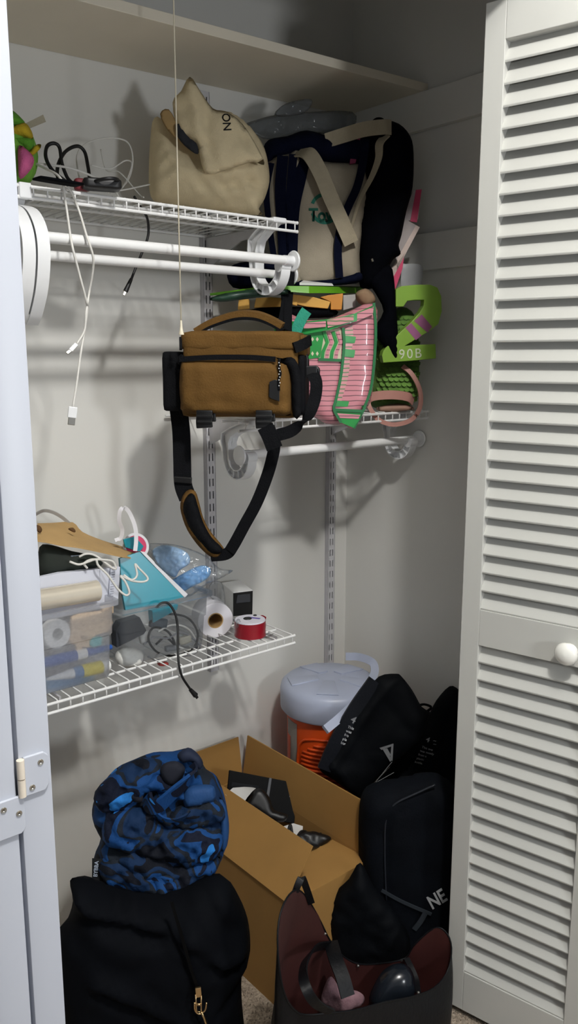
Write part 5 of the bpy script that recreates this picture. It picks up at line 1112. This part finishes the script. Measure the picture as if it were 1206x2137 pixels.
for j in range(9):
    f = j/8; rr = []
    for p, b in zip(R3, base):
        q = p.lerp(b, f); bul = math.sin(math.pi*f)*.5; d = Vector((q.x-cen.x, q.y-cen.y, 0)).normalized()
        rr.append(q+d*(bul+.12*noise.noise(q*.35)))
    rings.append(rr)
MB().loft(rings, True, False, True).build('shell', M_LEA, t, smooth='all')
inr = []
for j in range(8):
    rr = []
    for p, q in zip(R3, rings[j]):
        d = Vector((q.x-cen.x, q.y-cen.y, 0)).normalized(); rr.append(q-d*(.12 if j else .06)+Vector((0,0,-.02*j)))
    inr.append(rr)
MB().loft(inr, True, False, True).build('lining', M_LIN, t, smooth='all')
MB().tube(R3, .07, 6, 0, True).build('edge_piping', M_LEA, t, smooth='all')
# handles
hd = lambda L: [W(x,y,y=d) for x, y, d in L]
MB().ribbon(hd(((690,1972,-25.4),(660,1978,-26.8),(640,2000,-28.6),(632,2030,-30.4),(640,2065,-31.6),(660,2095,-32.0),(690,2112,-31.9))), .7, .14, [Vector((0,-.4,1))]*2+[Vector((.6,-.4,.6))]*2+[Vector((.8,-.5,.1))]*3).build('handle', M_LEA, t, smooth=True)
MB().ribbon(hd(((690,1965,-25.6),(700,2000,-27.5),(715,2040,-28.8),(726,2080,-29.6))), 1.1, .14, Vector((1,-.3,0))).build('inner_strap', M_LEA, t, smooth=True)
MB().ribbon(hd(((616,1862,-27.4),(622,1846,-27.5),(630,1832,-27.4),(638,1850,-27.2),(650,1885,-26.6))), .5, .12, Vector((1,-.4,0))).build('handle', M_LEA, t, smooth=True)
MB().ribbon(hd(((848,2000,-26.8),(858,2020,-27.6),(868,2045,-28.4),(872,2072,-29.4))), .5, .12, Vector((1,-.4,0))).build('inner_strap', M_LEA, t, smooth=True)
for x, y, d in ((747,2016,-25.9),(873,2072,-30.6),(838,2004,-26.5),(678,1948,-25.7)):
    MB().lathe([(0,.08),(.1,.06),(.13,0)], W(x,y,y=d), (-.5,-.8,.3), 12).build('rivet', M_METAL, t, smooth=True)
# things in the tote
o = inflate([(770,2090),(778,2060),(800,2025),(830,2010),(856,2020),(866,2050),(864,2085),(830,2098),(790,2110)], facing((-21.2,-28.6,5),35,25), 1.2, 1.0, 1.3, .35).build('glossy_case', mat('dark_gloss','#161b22',.22,.05,12), smooth='all'); tag(o, 'glossy black rounded case inside the leather tote', 'case')
o = inflate([(670,2090),(680,2050),(692,2038),(710,2060),(745,2068),(760,2080),(755,2098),(720,2112),(690,2110)], facing((-24.6,-28.8,4.6),35,20), .6, .6, .7, .3, nz=(.35,1), ridge=.6, seed=121).build('pink_grey_cloth', mat('mauve_cloth','#8a6a72',.9,.2,60,.4,300), smooth='all'); tag(o, 'mauve patterned cloth inside the leather tote', 'cloth')
o = inflate([(724,2058),(736,2062),(732,2100),(712,2104),(680,2106),(690,2094),(722,2090)], facing((-24.2,-29.1,4.6),35,20), .3, .3, .4, .25, nz=(.1,1), seed=122).build('coral_wallet', mat('coral','#a5483f',.6,.1,20), smooth='all'); tag(o, 'coral red wallet on the mauve cloth in the leather tote', 'wallet')
